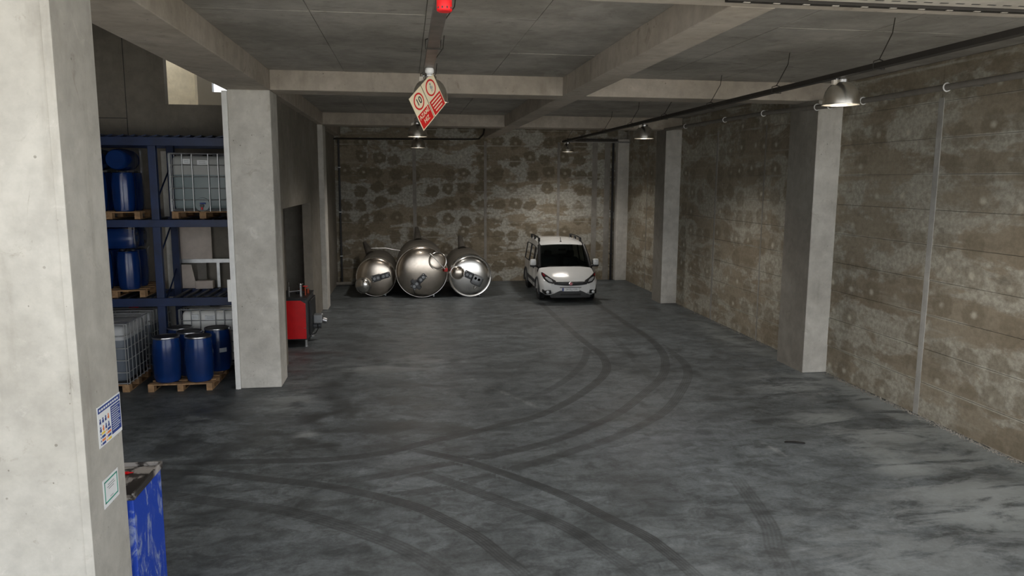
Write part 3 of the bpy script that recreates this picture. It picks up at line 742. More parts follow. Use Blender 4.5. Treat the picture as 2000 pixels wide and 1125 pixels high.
# ---- drums
def drum_meshes(D, h, lidded):
    R = D/2
    prof = [(R*.80, 0), (R*.86, .012), (R*.93, h*.10), (R*.985, h*.28), (R, h*.5), (R*.985, h*.70), (R*.93, h*.88), (R*.88, h*.955), (R*.87, h*.97)]
    parts = []
    if lidded:
        parts.append(('body', MB().lathe(prof, 32), 'blue_plastic'))
        parts.append(('clamp_ring', MB().olathe([(R*.87, h*.955), (R*.925, h*.965), (R*.935, h*.98), (R*.925, h*.995), (R*.88, h)], 32), 'clamp'))
        parts.append(('lid', MB().lathe([(R*.88, h*.975), (R*.885, h), (R*.80, h*1.004), (R*.78, h*.988), (.001, h*.988)], 32), 'lid'))
        parts.append(('latch', MB().cbox((R*.94, 0, h*.98), (.02, .09, .028)), 'clamp'))
    else:
        prof += [(R*.84, h*.985), (R*.70, h), (.001, h*.99)]
        parts.append(('body', MB().lathe(prof, 28), 'blue_plastic'))
        parts.append(('bung', MB().cyl((R*.45, 0, h*.99), (R*.45, 0, h*1.03), .035, n=12).cyl((-R*.45, 0, h*.99), (-R*.45, 0, h*1.03), .03, n=12), 'lid'))
        parts.append(('handle_rim', MB().ring((0, 0, h*.97), R*.85, .014, 'Z', 28, 6), 'blue_plastic'))
    out = []
    for nm, mb, m in parts:
        me = mb.mesh(nm, True); me.materials.append(MT[m]); out.append((nm, me))
    return out
DR_BIG = drum_meshes(.50, .83, True); DR_SM = drum_meshes(.42, .74, False)
def drum(ms, loc, label, group, rot=(0, 0, 0)):
    t = thing('drum', loc, label, 'drum', group); t.rotation_euler = rot
    for nm, me in ms: link(nm, me, t)
    return t
def hull_radius(circles, cx, cy, grow, n=72):
    """distance from (cx, cy) to the convex outline around the given circles, for n directions"""
    P = []
    for x, y, r in circles:
        for i in range(32): P.append((x+(r+grow)*math.cos(2*PI*i/32), y+(r+grow)*math.sin(2*PI*i/32)))
    P = sorted(set(P))
    def half(Q):
        o = []
        for p_ in Q:
            while len(o) >= 2 and (o[-1][0]-o[-2][0])*(p_[1]-o[-2][1])-(o[-1][1]-o[-2][1])*(p_[0]-o[-2][0]) <= 0: o.pop()
            o.append(p_)
        return o
    h = half(P)[:-1]+half(P[::-1])[:-1]
    out = []
    for q in range(n):
        dx, dy = math.cos(2*PI*q/n), math.sin(2*PI*q/n); best = 0
        for (ax, ay), (bx, by) in zip(h, h[1:]+h[:1]):
            ex_, ey_ = bx-ax, by-ay; den = dx*ey_-dy*ex_
            if abs(den) < 1e-9: continue
            t_ = ((ax-cx)*ey_-(ay-cy)*ex_)/den; u_ = ((ax-cx)*dy-(ay-cy)*dx)/den
            if t_ > 0 and -1e-6 <= u_ <= 1+1e-6: best = max(best, t_)
        out.append(best)
    return out
def hull_wrap(pts, z0, z1, label, grow=.008, top=None, zm=None):
    """stretch film around a pallet load; above zm it follows the outline of the upper layer"""
    allp = pts+(top or [])
    cx = sum(p_[0] for p_ in allp)/len(allp); cy = sum(p_[1] for p_ in allp)/len(allp)
    ra = hull_radius(pts, cx, cy, grow); n = len(ra)
    rb_ = hull_radius(pts+top, cx, cy, grow) if top else ra
    zs = list(np.linspace(z0, z1, 7)) if not top else list(np.linspace(z0, zm-.10, 5))+[zm-.03]+list(np.linspace(zm+.02, z1, 4))
    rows = []
    for j, z in enumerate(zs):
        f = 0 if (not top or z < zm-.05) else (.6 if z < zm else 1)
        row = []
        for i in range(n):
            r_ = ra[i]*(1-f)+rb_[i]*f+random.uniform(0, .004)
            row.append((cx+r_*math.cos(2*PI*i/n), cy+r_*math.sin(2*PI*i/n), z+.008*math.sin(i*.5+j)))
        rows.append(row+[row[0]])
    o = MB().grid(rows).build('stretch_wrap', 'wrap', None, smooth=True)
    return tag(o, label, 'plastic wrap')

# ground pallet with five lidded drums
pallet(-4.09, 14.33, 0, 'wooden pallet under the five blue lidded drums on the floor')
GD = 'lidded blue drums on the floor pallet'
for (x, y), lb in (((-4.37, 13.98), 'blue drum with black lid, front corner beside the caged totes'), ((-3.81, 13.97), 'shiny blue drum with black lid, front corner towards the column'),
                   ((-4.08, 14.42), 'blue drum with black lid in the middle of the floor pallet'), ((-4.37, 14.84), 'blue drum with black lid at the rear by the rack upright'),
                   ((-3.66, 14.72), 'blue drum with a white label at the rear by the white tote')):
    dd = drum(DR_BIG, (x, y, .14), lb, GD); dd.rotation_euler = (0, 0, random.uniform(0, 6))
lbl = MB()
for j in range(3):
    a0, a1 = math.radians(-72), math.radians(-30)
LX, LY, LR = -3.66, 14.72, .253
rows = [[(LX+LR*math.cos(a), LY+LR*math.sin(a), z) for a in np.linspace(math.radians(-70), math.radians(-38), 6)] for z in (.52, .56, .60)]
dl = [o for o in bpy.data.objects if o.name.startswith('drum') and o.get('label', '').startswith('blue drum with a white label')][0]
dl.rotation_euler = (0, 0, 0)
rows = [[(x-LX, y-LY, z-.14) for x, y, z in r_] for r_ in rows]
MB().grid(rows).build('paper_label', 'paper', dl)
hull_wrap([(-4.37, 13.98, .25), (-3.81, 13.97, .25), (-4.37, 14.84, .25), (-3.66, 14.72, .25)], .26, .80, 'clear stretch film around the five floor drums')

# rack level pallets with small drums
def rack_load(zb, top, lv):
    px, py = -5.56, 15.62
    pallet(px, py, zb, 'wooden pallet under the wrapped drums on the %s rack level' % lv)
    g = 'wrapped blue drums on the %s rack level' % lv
    z = zb+.14
    xs_ = (px-.30, px+.20); ys_ = (py-.38, py+.08)
    for x in xs_:
        for y in ys_: drum(DR_SM, (x, y, z), 'standing wrapped blue drum on the %s rack level, %s, %s' % (lv, 'outer row' if y < py-.1 else 'wall-side row', 'next to the upright' if x > px else 'away from the upright'), g)
    R = .21
    if top == 'Y':
        for x in (px-.30, px+.16):
            drum(DR_SM, (x, py-.58, z+.765+R), 'blue drum lying end-on atop the %s rack level load, %s' % (lv, 'next to the upright' if x > px else 'away from the upright'), g, (-PI/2, 0, 0))
    else:
        drum(DR_SM, (px-.36, py-.38, z+.765+R), 'blue drum lying across the drums on the %s rack level, outer one' % lv, g, (0, PI/2, 0))
        drum(DR_SM, (px-.36, py+.06, z+.765+R), 'blue drum lying across the drums on the %s rack level, wall side' % lv, g, (0, PI/2, 0))
    if top == 'Y': lay = [(x+dx, py+dy, .01) for x in (px-.30, px+.16) for dx, dy in ((-.185, -.58), (.185, -.58), (-R, -.30), (R, -.30), (-R, -.05), (R, -.05), (-.185, .165), (.185, .165))]
    else: lay = [(px+dx, py+y+dy, .01) for y in (-.38, .06) for dx, dy in ((-.36, -.185), (-.36, .185), (-.10, -R), (-.10, R), (.12, -R), (.12, R), (.39, -.185), (.39, .185))]
    hull_wrap([(x, y, R) for x in xs_ for y in ys_], z+.02, z+.765+2*R+.012, 'clear stretch film around the drums on the %s rack level' % lv, .012, lay, z+.765)
rack_load(1.53, 'X', 'lower'); rack_load(3.03, 'Y', 'middle')

# ---- caged totes (IBC)
def tote(x, y, z, tank, bar, label, wood=True, wd=1.06, dp=1.12, cap='lid', legs=False):
    t = thing('caged_tote', (x, y, z), label, 'tote', 'caged liquid totes')
    if wood:
        for i in range(5): MB().box((-wd/2, -dp/2+i*(dp-.12)/4, .118), (wd/2, -dp/2+.12+i*(dp-.12)/4, .14)).build('deck_board', 'wood', t)
        for xx in (-wd/2, -.06, wd/2-.12):
            for yy in (-dp/2, -.07, dp/2-.14): MB().box((xx, yy, .018), (xx+.12, yy+.14, .118)).build('block', 'wood', t)
            MB().box((xx, -dp/2, 0), (xx+.12, dp/2, .018)).build('bottom_board', 'wood', t)
    else:
        for xx in (-wd/2, -.05, wd/2-.10): MB().box((xx, -dp/2, 0), (xx+.10, dp/2, .10)).build('skid', 'charcoal', t)
        MB().box((-wd/2, -dp/2, .10), (wd/2, dp/2, .14)).build('base_plate', 'charcoal', t)
    MB().rbox((-wd/2+.03, -dp/2+.03, .17), (wd/2-.03, dp/2-.03, 1.20), .09, 3).build('tank', tank, t, smooth=True)
    MB().box((-wd/2+.04, -dp/2+.04, .14), (wd/2-.04, dp/2-.04, .19)).build('tray', 'black', t)
    MB().lathe([(.09, 1.20), (.09, 1.235), (.08, 1.25)], 20).build(cap, 'red' if cap == 'cap' else 'black', t, smooth=True)
    top = 1.235
    # cage: one object per tube
    for zz in (.16, .36, .58, .80, 1.02, top):
        c = [(-wd/2, -dp/2, zz), (wd/2, -dp/2, zz), (wd/2, dp/2, zz), (-wd/2, dp/2, zz)]
        MB().tube(c, .010 if zz < top else .014, 6, True).build('cage_ring', bar, t, smooth=True)
    for i in range(6):
        xx = -wd/2+.02+i*(wd-.04)/5
        if i == 2: xx -= .04
        if i == 3: xx += .04
        for yy in (-dp/2-.012, dp/2+.012): MB().cyl((xx, yy, .14), (xx, yy, top), .009, n=6).build('cage_bar', bar, t, smooth=True)
    for i in range(7):
        yy = -dp/2+.02+i*(dp-.04)/6
        for xx in (-wd/2-.012, wd/2+.012): MB().cyl((xx, yy, .14), (xx, yy, top), .009, n=6).build('cage_bar', bar, t, smooth=True)
    for yy in (-.25, .25): MB().cyl((-wd/2, yy, top), (wd/2, yy, top), .012, n=6).build('top_bar', bar, t, smooth=True)
    # valve at the front bottom
    MB().lathe([(.14, 0), (.13, .03), (.001, .035)], 20, Matrix.Translation((0, -dp/2+.035, .27)) @ Matrix.Rotation(PI/2, 4, 'X')).build('valve_recess', tank, t, smooth=True)
    v = MB().cyl((0, -dp/2+.0, .25), (0, -dp/2-.05, .25), .035, n=12).build('valve', 'charcoal', t, smooth=True)
    MB().cbox((.02, -dp/2-.045, .295), (.10, .02, .025)).build('valve_lever', 'navy', v)
    MB().cyl((0, -dp/2-.04, .22), (0, -dp/2-.04, .175), .02, n=10).build('valve_cap', 'red', v)
    for xx, zz, ww in ((-.25, 1.09, .13), (.04, 1.07, .19)):
        pl = MB().box((xx-ww/2, -dp/2-.004, zz-.045), (xx+ww/2, -dp/2+.03, zz+.045)).build('label_plate', 'paper', t)
        for q in range(2): MB().box((xx-ww*.32, -dp/2-.0055, zz+.012-q*.03), (xx+ww*.32, -dp/2-.003, zz+.020-q*.03)).build('label_line', 'greyp', pl)
    return t
tote(-5.50, 14.32, 0, 'ibc_dark', 'galv', 'caged tote of dark liquid at the front, next to the floor drums')
tote(-5.50, 15.75, 0, 'ibc_dark', 'galv', 'caged tote of dark liquid with a red cap under the rack, behind the front tote', cap='cap')
tote(-3.93, 15.74, 0, 'ibc_white', 'cage_dark', 'white caged tote behind the floor drums', wood=False, wd=1.08)
tote(-3.90, 15.66, 3.03, 'ibc_pale', 'galv', 'caged tote of pale green liquid on the middle rack level', wd=1.13)

# ---- boards and frame stored on the lower rack level by the wall
def stored(name, a, b, mat, label, cat, tilt=0):
    t = MB().box((a[0]-(a[0]+b[0])/2, -(b[1]-a[1])/2, 0), (b[0]-(a[0]+b[0])/2, (b[1]-a[1])/2, b[2]-a[2])).build(name, mat, None, bevel=.004)
    t.location = ((a[0]+b[0])/2, (a[1]+b[1])/2, a[2]); t.rotation_euler = (0, tilt, 0)
    return tag(t, label, cat)
fr = thing('display_stand', (-4.15, 16.28, 1.53), 'grey steel stand holding a pale board behind the rack', 'stand')
MB().box((-.55, -.03, .52), (.62, .03, .60)).build('rail', 'galv', fr)
MB().box((-.21, -.04, 0), (-.03, .04, .52)).build('post', 'pipe', fr)
MB().box((.17, -.02, 0), (.23, .02, .52)).build('post', 'galv', fr)
MB().box((.52, -.02, 0), (.58, .02, .52)).build('post', 'galv', fr)
stored('board', (-4.72, 16.27, 2.13), (-4.06, 16.31, 2.86), 'board', 'pale upright board resting on the grey steel stand', 'board')
bd = MB().prism([(-.18, 0), (.15, 0), (.06, .49), (-.18, .50)], -.015, .015).build('board', 'board'); bd.location = (-4.52, 16.18, 1.53)
tag(bd, 'pale tapered board leaning under the grey steel stand', 'board')
bx = MB().box((-.18, -.10, 0), (.16, .10, .17)).build('carton', 'board', None, bevel=.01); bx.location = (-4.18, 16.12, 1.53)
tag(bx, 'low pale carton on the rollers behind the rack', 'carton')

# ================================================================== BOILER
t = thing('boiler', (-2.72, 17.75, 0), 'red and charcoal boiler on short legs in the partition doorway', 'boiler')
BW, BD = .44, .62
MB().rbox((-BW-.2, -BD, .16), (BW, BD, 1.10), .02).build('casing', 'charcoal', t, smooth=False)
sd = MB().prism([(-BW-.18, .19), (BW-.03, .19), (BW-.03, 1.00), (BW-.14, 1.07), (-BW-.18, 1.07)], -BD-.02, -BD+.005).build('side_panel', 'red', t, bevel=.006)
MB().cbox((BW-.05, -BD-.022, .44), (.05, .008, .012)).build('latch', 'chrome', sd)
MB().box((-BW-.2, -BD-.01, 1.10), (BW+.01, BD+.01, 1.13)).build('top_plate', 'black', t)
dr = MB().rbox((BW, -BD+.28, .22), (BW+.05, BD-.05, 1.02), .012).build('front_door', 'black', t)
MB().cbox((BW+.055, -BD+.35, .6), (.012, .02, .6)).build('hinge_strip', 'charcoal', dr)
for x in (-BW-.1, BW-.05):
    for y in (-BD+.06, BD-.06): MB().cyl((x, y, 0), (x, y, .16), .035, n=10).lathe([(.05, 0), (.05, .015)], 12, Matrix.Translation((x, y, 0))).build('leg', 'galv', t)
# burner
bn = MB().rbox((BW+.05, -.06, .42), (BW+.27, .20, .64), .03).build('burner', 'cage_dark', t)
MB().cyl((BW+.27, .05, .50), (BW+.36, .05, .47), .07, n=16).build('burner_fan', 'clamp', bn, smooth=True)
MB().cyl((BW+.05, .07, .36), (BW+.22, .07, .36), .07, n=14).build('burner_tube', 'gear', bn, smooth=True)
MB().tube([(BW+.15, .0, .42), (BW+.16, -.04, .3), (BW+.10, -.05, .2), (BW+.02, -.05, .17)], .012, 6).build('fuel_hose', 'black', bn, smooth=True)
# fittings on top
vf = MB().cyl((.02, -.40, 1.12), (.02, -.40, 1.36), .022, n=10).cyl((.02, -.40, 1.24), (.30, -.36, 1.27), .02, n=10).build('pipe_fitting', 'clamp', t, smooth=True)
MB().cyl((.02, -.40, 1.34), (.02, -.40, 1.47), .014, n=10).build('valve_stem', 'steel_bright', vf)
MB().cyl((.28, -.36, 1.12), (.28, -.36, 1.40), .028, n=10).build('pipe_fitting', 'galv', t, smooth=True)
MB().lathe([(.001, 0), (.06, 0), (.06, .02), (.001, .02)], 16, Matrix.Translation((.28, -.36, 1.41))).build('gauge', 'steel_bright', t)
MB().cyl((.36, -.2, 1.12), (.36, -.2, 1.33), .02, n=10).cyl((.36, -.2, 1.25), (.20, -.1, 1.25), .018, n=10).build('pipe_fitting', 'copper', t, smooth=True)
MB().ring((.36, -.2, 1.34), .05, .009, 'Z', 16, 6).build('hand_wheel', 'sign_red', t, smooth=True)
MB().rbox((.12, .0, 1.13), (.34, .30, 1.20), .015).build('control_box', 'black', t)
MB().cyl((.38, .1, 1.12), (.38, .1, 1.24), .03, n=10).build('pipe_fitting', 'copper', t, smooth=True)

# ================================================================== STEEL TANKS
def tank(x, yf, R, yb, name_label, style):
    t = thing('steel_tank', (x, yf, 0), name_label, 'tank', 'stainless tanks lying by the end wall')
    L = yb-yf; zc = R+.005
    A = Matrix.Translation((0, 0, zc)) @ Matrix.Rotation(PI/2, 4, 'X')     # local z -> -y (towards the camera)
    MB().lathe([(R*.9, -L), (R, -L+.08), (R, -.02), (R*.99, 0)], 48, A).build('shell', 'steel_dull', t, smooth=True)
    dome = [(R*.985*math.cos(a), .02+.21*R*math.sin(a)) for a in np.linspace(0, PI/2, 10)]
    if style == 3: dome = [(r_*.95, z_*.8) for r_, z_ in dome]
    dome[-1] = (.001, dome[-1][1])
    dm = MB().lathe([(dome[0][0], -.02)]+dome, 48, A).build('head', 'steel_bright' if style == 3 else 'steel', t, smooth=True)
    MB().ring((0, -.0, zc), R*.99, .016 if style != 3 else .038, 'Y', 48, 8).build('rim', 'steel_bright', t, smooth=True)
    if style == 1: MB().ring((0, .10, zc), R*1.0, .022, 'Y', 48, 8).build('flange', 'steel_bright', t, smooth=True)
    def on(u, v, lift=0):  # point on head
        q = math.hypot(u, v)/(R*.985); h_ = .02+.21*R*math.sqrt(max(0, 1-q*q)); return Vector((u, -h_-lift, zc+v))
    # manway
    mu, mv, mr, md = {1: (-.40, -.25, .25, .13), 2: (.50, .36, .28, .025), 3: (-.42, .12, .22, .07)}[style]
    c = on(mu, mv)
    nrm = Vector((mu*.35, -1, mv*.35)).normalized()
    B = Matrix.Translation(c) @ nrm.to_track_quat('Z', 'Y').to_matrix().to_4x4()
    mw_ = MB().olathe([(mr, -.10), (mr, .06)], 28, B).build('manway', 'steel_bright', t, smooth=True)
    cap = [(mr*.96*math.cos(a), .055+md*math.sin(a)) for a in np.linspace(0, PI/2, 7)]; cap[-1] = (.001, cap[-1][1])
    MB().lathe(cap, 28, B).build('manway_lid', 'steel_bright' if style == 1 else 'steel', mw_, smooth=True)
    rg = MB(); rg.ring((0, 0, .06), mr, .014, 'Z', 28, 6, B); rg.build('manway_ring', 'steel_bright', mw_, smooth=True)
    if style == 2:
        MB().tube([B @ Vector((-.30, .24, .12)), B @ Vector((.30, -.24, .12))] if False else [on(mu-.24, mv+.26, .10), on(mu+.24, mv-.26, .10)], .018, 8).build('clamp_bar', 'steel_bright', mw_, smooth=True)
        q = on(mu+.27, mv-.29, .06); MB().rbox(q-Vector((.055, .05, .055)), q+Vector((.055, .05, .055)), .012).build('red_knob', 'sign_red', mw_)
    if style == 3:
        MB().tube([on(mu+.05, mv+.2, .10), on(mu-.08, mv-.08, .10)], .012, 8).build('clamp_bar', 'steel_bright', mw_, smooth=True)
    # mixer bracket: two plates with round bosses
    bu, bv, ba = {1: (.17, .03, 15), 2: (-.10, -.28, 45), 3: (.08, -.02, -25)}[style]
    c = on(bu, bv, .035)
    C = Matrix.Translation(c) @ Matrix.Rotation(-math.radians(ba), 4, 'Y')
    pl = MB().rbox((-.31, -.04, -.11), (-.02, .05, .11), .02, 2, C).rbox((-.02, -.05, -.09), (.30, .04, .09), .02, 2, C).build('mixer_bracket', 'gear', t)
    for xx in (-.22, -.10, .08, .20):
        MB().cyl(C @ Vector((xx, -.04, .0)), C @ Vector((xx, -.08, 0)), .045, n=14).build('boss', 'cage_dark', pl, smooth=True)
    for xx, zz in ((-.28, .08), (-.28, -.08), (.26, .065), (.26, -.065)):
        MB().cyl(C @ Vector((xx, -.04, zz)), C @ Vector((xx, -.07, zz)), .014, n=8).build('bolt', 'steel_bright', pl)
    if style == 2:
        MB().rbox((-.20, -.05, -.20), (-.07, .03, .20), .02, 2, C).build('cross_plate', 'gear', pl)
        MB().tube([C @ Vector((-.20, -.03, -.1)), on(bu-.18, bv-.25, .01), on(bu-.14, bv-.42, .0)], .012, 6).build('cable', 'black', pl, smooth=True)
    if style == 3:
        MB().rbox((-.02, -.08, -.22), (.34, .02, .12), .06, 2, C).build('torn_cover', 'cage_dark', pl, smooth=True)
        MB().tube([C @ Vector((.25, -.06, -.18)), C @ Vector((.2, -.05, -.32)), C @ Vector((.26, -.03, -.40))], .02, 6).build('drain_stub', 'steel_bright', pl, smooth=True)
    # legs stick up from the shell near the rear end
    for an in {1: (118,), 2: (95,), 3: (97,)}[style]:
        a = math.radians(an); dirv = Vector((math.cos(a), 0, math.sin(a)))
        p0 = Vector((0, L-.55, zc))+dirv*(R*.96); p1 = Vector((0, L-.18, zc))+dirv*(R+.40)
        if p1.z < .05: continue
        MB().cyl(p0, p1, .15, .07, 12).build('leg', 'steel_dull', t, smooth=True)
    MB().cyl((R*.45, .05, .02), (R*.45, .05, .16), .035, n=10).build('foot_stub', 'galv', t, smooth=True)
    return t
tank(-1.03, 24.46, .636, 27.25, 'smallest stainless tank, lying down, with a bulging round manway low on its head', 1)
tank(.45, 24.08, .835, 27.35, 'largest stainless tank, lying down, with a barred manway and a red knob', 2)
tank(2.02, 24.12, .685, 27.2, 'bright-headed stainless tank with a thick rim, lying beside the largest tank', 3)
# loose bar between the small tank and the big one, and pipe on the floor
o = MB().tube([(0, 0, 0), (.6, .05, .0), (1.115, .1, -.10)], .013, 8).build('steel_bar', 'galv', None, smooth=True); o.location = (-1.38, 26.9, 1.36)
tag(o, 'thin bright steel bar laid over the smallest tank', 'bar')
o = MB().cyl((0, 0, .07), (.90, .1, .07), .07, n=14).build('steel_pipe', 'pipe', None, smooth=True); o.location = (-2.63, 27.1, 0)
tag(o, 'short grey pipe lying on the floor left of the smallest tank', 'pipe')

# ================================================================== VAN
van = thing('van', (5.02, 22.50, 0), 'white delivery van with black roof rails parked facing out', 'van', rz=math.radians(-1.5))
HW = .915
# cross sections: (y, half width, sill z, belt z, belt half width, shoulder z, shoulder half width, top z)
ST = [  # front ... rear
 (.02, .60, .30, .50, .62, .60, .60, .66),
 (.10, .80, .24, .50, .82, .66, .74, .72),
 (.28, .89, .22, .55, .90, .78, .80, .82),
 (.60, HW, .22, .60, HW, .90, .83, .94),
 (.95, HW, .22, .65, HW, 1.00, .83, 1.04),
]
def sect(y, hw, sz, bz, bw, shz, shw, tz):
    return [(0, y, sz), (hw*.85, y, sz), (hw*.98, y, sz+.08), (bw, y, bz), (bw*.995, y, (bz+shz)/2), (shw+(bw-shw)*.35, y, shz-.02), (shw, y, shz), (shw*.6, y, tz-.01), (0, y, tz)]
def both(mb, rows, skip=lambda i, j: False):
    n = len(rows[0])
    for sx in (1, -1):
        vs = [(sx*x, y, z) for r_ in rows for x, y, z in r_]
        fs = [(i*n+j, i*n+j+1, (i+1)*n+j+1, (i+1)*n+j) for i in range(len(rows)-1) for j in range(n-1) if not skip(i, j)]
        mb.add(vs, fs)
    return mb
front = [sect(*s) for s in ST]
# nose cap
nose = [(x*.0+x, .02, z) for x, _, z in front[0]]
mb = MB(); both(mb, front)
for sx in (1, -1):
    vs = [(sx*x, y, z) for x, y, z in front[0]]; mb.add(vs+[(0, -.01, .48)], [(i, i+1, len(vs)) for i in range(len(vs)-1)])
# cabin: lower body and upper body share the belt line
def csect(y, sz, bz, tz, bw=HW, tw=.72):
    k_ = (tz-bz)
    return [(0, y, sz), (HW*.85, y, sz), (HW*.985, y, sz+.08), (bw, y, .62), (bw*.995, y, bz-.05), (bw*.98, y, bz), (bw*.98+(tw+.05-bw*.98)*.80, y, bz+k_*.72), (tw+.05, y, bz+k_*.86), (tw-.03, y, bz+k_*.955), (tw*.6, y, tz-.012), (0, y, tz)]
CAB = [(.95, .22, .98, 1.05), (1.30, .22, 1.00, 1.37), (1.66, .22, 1.02, 1.70), (1.78, .22, 1.03, 1.755), (2.05, .22, 1.03, 1.80), (2.10, .22, 1.03, 1.805), (2.95, .22, 1.03, 1.83), (3.05, .22, 1.03, 1.832), (4.05, .22, 1.03, 1.80), (4.30, .24, 1.03, 1.74), (4.40, .30, 1.00, 1.62)]
cab = [csect(y, s_, b_, t_, HW if y < 4.2 else HW-.04*(y-4.15)/.25*1.2, .72 if y < 4.2 else .70) for y, s_, b_, t_ in CAB]
def skipw(i, j):
    if i < 2 and j >= 5: return True           # windscreen zone and front quarter
    if j == 5 and i in (3, 5, 7): return i != 99   # side windows
    return False
both(mb, cab, skipw)
for sx in (1, -1):                              # tail closing faces
    vs = [(sx*x, y, z) for x, y, z in cab[-1]]; mb.add(vs+[(0, 4.41, .9)], [(i, i+1, len(vs)) for i in range(len(vs)-1)])
body = mb.build('body', 'van_white', van, smooth=True, angle=40)
# windscreen: base at station y=.95, top at y=1.66
base = [(x, .93+.10*(abs(x)/.80)**2, 1.03-.03*(abs(x)/.8)**2) for x in np.linspace(-.80, .80, 9)]
topw = [(x, 1.64+.06*(abs(x)/.70)**2, 1.685-.06*(abs(x)/.70)**2) for x in np.linspace(-.70, .70, 9)]
rows = [[tuple(np.array(b_)*(1-t_)+np.array(q)*t_+np.array((0, -.03, .02))*math.sin(PI*t_)) for b_, q in zip(base, topw)] for t_ in np.linspace(0, 1, 7)]
MB().grid(rows).build('windscreen', 'glass', van, smooth=True)
for sx in (-1, 1):   # A pillars and sides of the screen
    MB().tube([(sx*.84, .96, 1.0), (sx*.80, 1.30, 1.35), (sx*.745, 1.68, 1.66)], .055, 8).build('pillar', 'black', van, smooth=True)
    # front quarter glass: triangle between pillar and door
    a = [cab[0][5], cab[1][5], cab[2][5], cab[3][5]]; b_ = [(.84, .98, 1.0), (.82, 1.30, 1.34), (.765, 1.66, 1.64), cab[3][6]]
    MB().grid([[(sx*x, y, z) for x, y, z in a], [(sx*x, y, z) for x, y, z in b_]]).build('side_window', 'glass', van, smooth=True)
    for i in (3, 5, 7):
        q = [cab[i][5], cab[i+1][5], cab[i+1][6], cab[i][6]]
        MB().add([(sx*(x-.004), y, z) for x, y, z in q], [(0, 1, 2, 3)]).build('side_window', 'glass', van)
        wf = MB().tube([(sx*(x+.004), y, z) for x, y, z in q], .014, 6, True).build('window_frame', 'black', van, smooth=True)
    # roof rail
    pts = [(sx*.70, 1.95, 1.80), (sx*.70, 2.02, 1.875), (sx*.70, 2.9, 1.90), (sx*.69, 3.75, 1.885), (sx*.69, 3.85, 1.80)]
    rl = MB().tube(pts, .024, 8).build('roof_rail', 'black', van, smooth=True)
    for yy in (2.05, 2.95, 3.75): MB().rbox((sx*.70-.03, yy-.09, 1.76), (sx*.70+.03, yy+.09, 1.89), .012).build('rail_foot', 'black', rl)
    MB().tube([(sx*.72, 1.66, 1.655), (sx*.735, 1.80, 1.715), (sx*.72, 2.0, 1.775)], .018, 8).build('roof_gutter', 'black', van, smooth=True)
    # mirrors
    mr = MB().rbox((sx*1.03-.10, 1.02, 1.06), (sx*1.03+.10, 1.16, 1.27), .05, 3).build('mirror', 'van_white', van, smooth=True)
    MB().rbox((sx*1.03-.095, 1.03, 1.02), (sx*1.03+.095, 1.15, 1.075), .02).build('mirror_base', 'black', mr)
    MB().rbox((sx*.955-.03, 1.05, 1.03), (sx*.955+.03, 1.17, 1.24), .02).build('mirror_edge', 'black', mr)
    MB().cyl((sx*.84, 1.10, 1.02), (sx*1.0, 1.09, 1.06), .03, n=8).build('mirror_arm', 'black', mr)
    MB().cbox((sx*(HW+.008), 1.75, .92), (.03, .16, .035)).build('door_handle', 'black', van)
    MB().cbox((sx*(HW+.004), 2.35, .50), (.03, 2.2, .10)).build('side_moulding', 'trim_grey', van)
    for yy in (1.28, 2.07, 3.02): MB().cbox((sx*(HW-.001), yy, .66), (.008, .010, .70)).build('door_gap', 'black', van)
    MB().prism([(y, z) for y, z in ((-.0, .0), (.9, 0), (.9, .3), (0, .3))], 0, .001) 
    # headlamp: swept almond on the nose corner
    def onnose(x, z):
        # find y of the nose surface at |x|, z by interpolating stations on the shoulder line
        best = None
        xs_ = [max(p[0] for p in sect(*s_)) for s_ in ST]
        ysn = [s_[0] for s_ in ST]
        yv = float(np.interp(abs(x), [.0, .55, .72, .80, .87, .905], [-.02, .0, .06, .14, .27, .45]))
        return yv+max(0, z-.62)*.45
    def nose_patch(poly, lift, mat, name, parent):
        # poly in (x,z); fan grid with thickness, draped on the nose
        vs = [(sx*x, onnose(x, z)-lift, z) for x, z in poly]; n_ = len(vs)
        cx = sum(p[0] for p in poly)/n_; cz = sum(p[1] for p in poly)/n_
        mid = [(sx*(x*.5+cx*.5), onnose(x*.5+cx*.5, z*.5+cz*.5)-lift-.012, z*.5+cz*.5) for x, z in poly]
        bk = [(x, y+.06, z) for x, y, z in vs]
        fs = [(i, (i+1) % n_, n_+(i+1) % n_, n_+i) for i in range(n_)]+[(n_+i, n_+(i+1) % n_, 2*n_) for i in range(n_)]+[(i, (i+1) % n_, 2*n_+1+(i+1) % n_, 2*n_+1+i) for i in range(n_)]
        return MB().add(vs+mid+[(sx*cx, onnose(cx, cz)-lift-.018, cz)]+bk, fs).build(name, mat, parent, smooth=True)
    hl = nose_patch([(.44, .63), (.56, .605), (.70, .64), (.80, .72), (.86, .84), (.87, .915), (.83, .925), (.74, .87), (.60, .77), (.47, .70)], .012, 'black', 'headlamp', van)
    nose_patch([(.56, .66), (.68, .68), (.76, .75), (.79, .80), (.72, .80), (.60, .735)], .032, 'lens', 'lens', hl)
    nose_patch([(.79, .81), (.83, .83), (.855, .90), (.82, .905), (.78, .86)], .030, 'lamp_red', 'indicator', hl)
    fg = nose_patch([(.60, .30), (.78, .27), (.86, .33), (.86, .41), (.62, .405)], .045, 'black', 'fog_lamp_bezel', van)
    c_ = Vector((sx*.72, onnose(.72, .34)-.07, .345)); MB().lathe([(.05, 0), (.045, .02), (.001, .03)], 16, Matrix.Translation(c_) @ Matrix.Rotation(PI/2, 4, 'X')).build('fog_lamp', 'lens', fg, smooth=True)
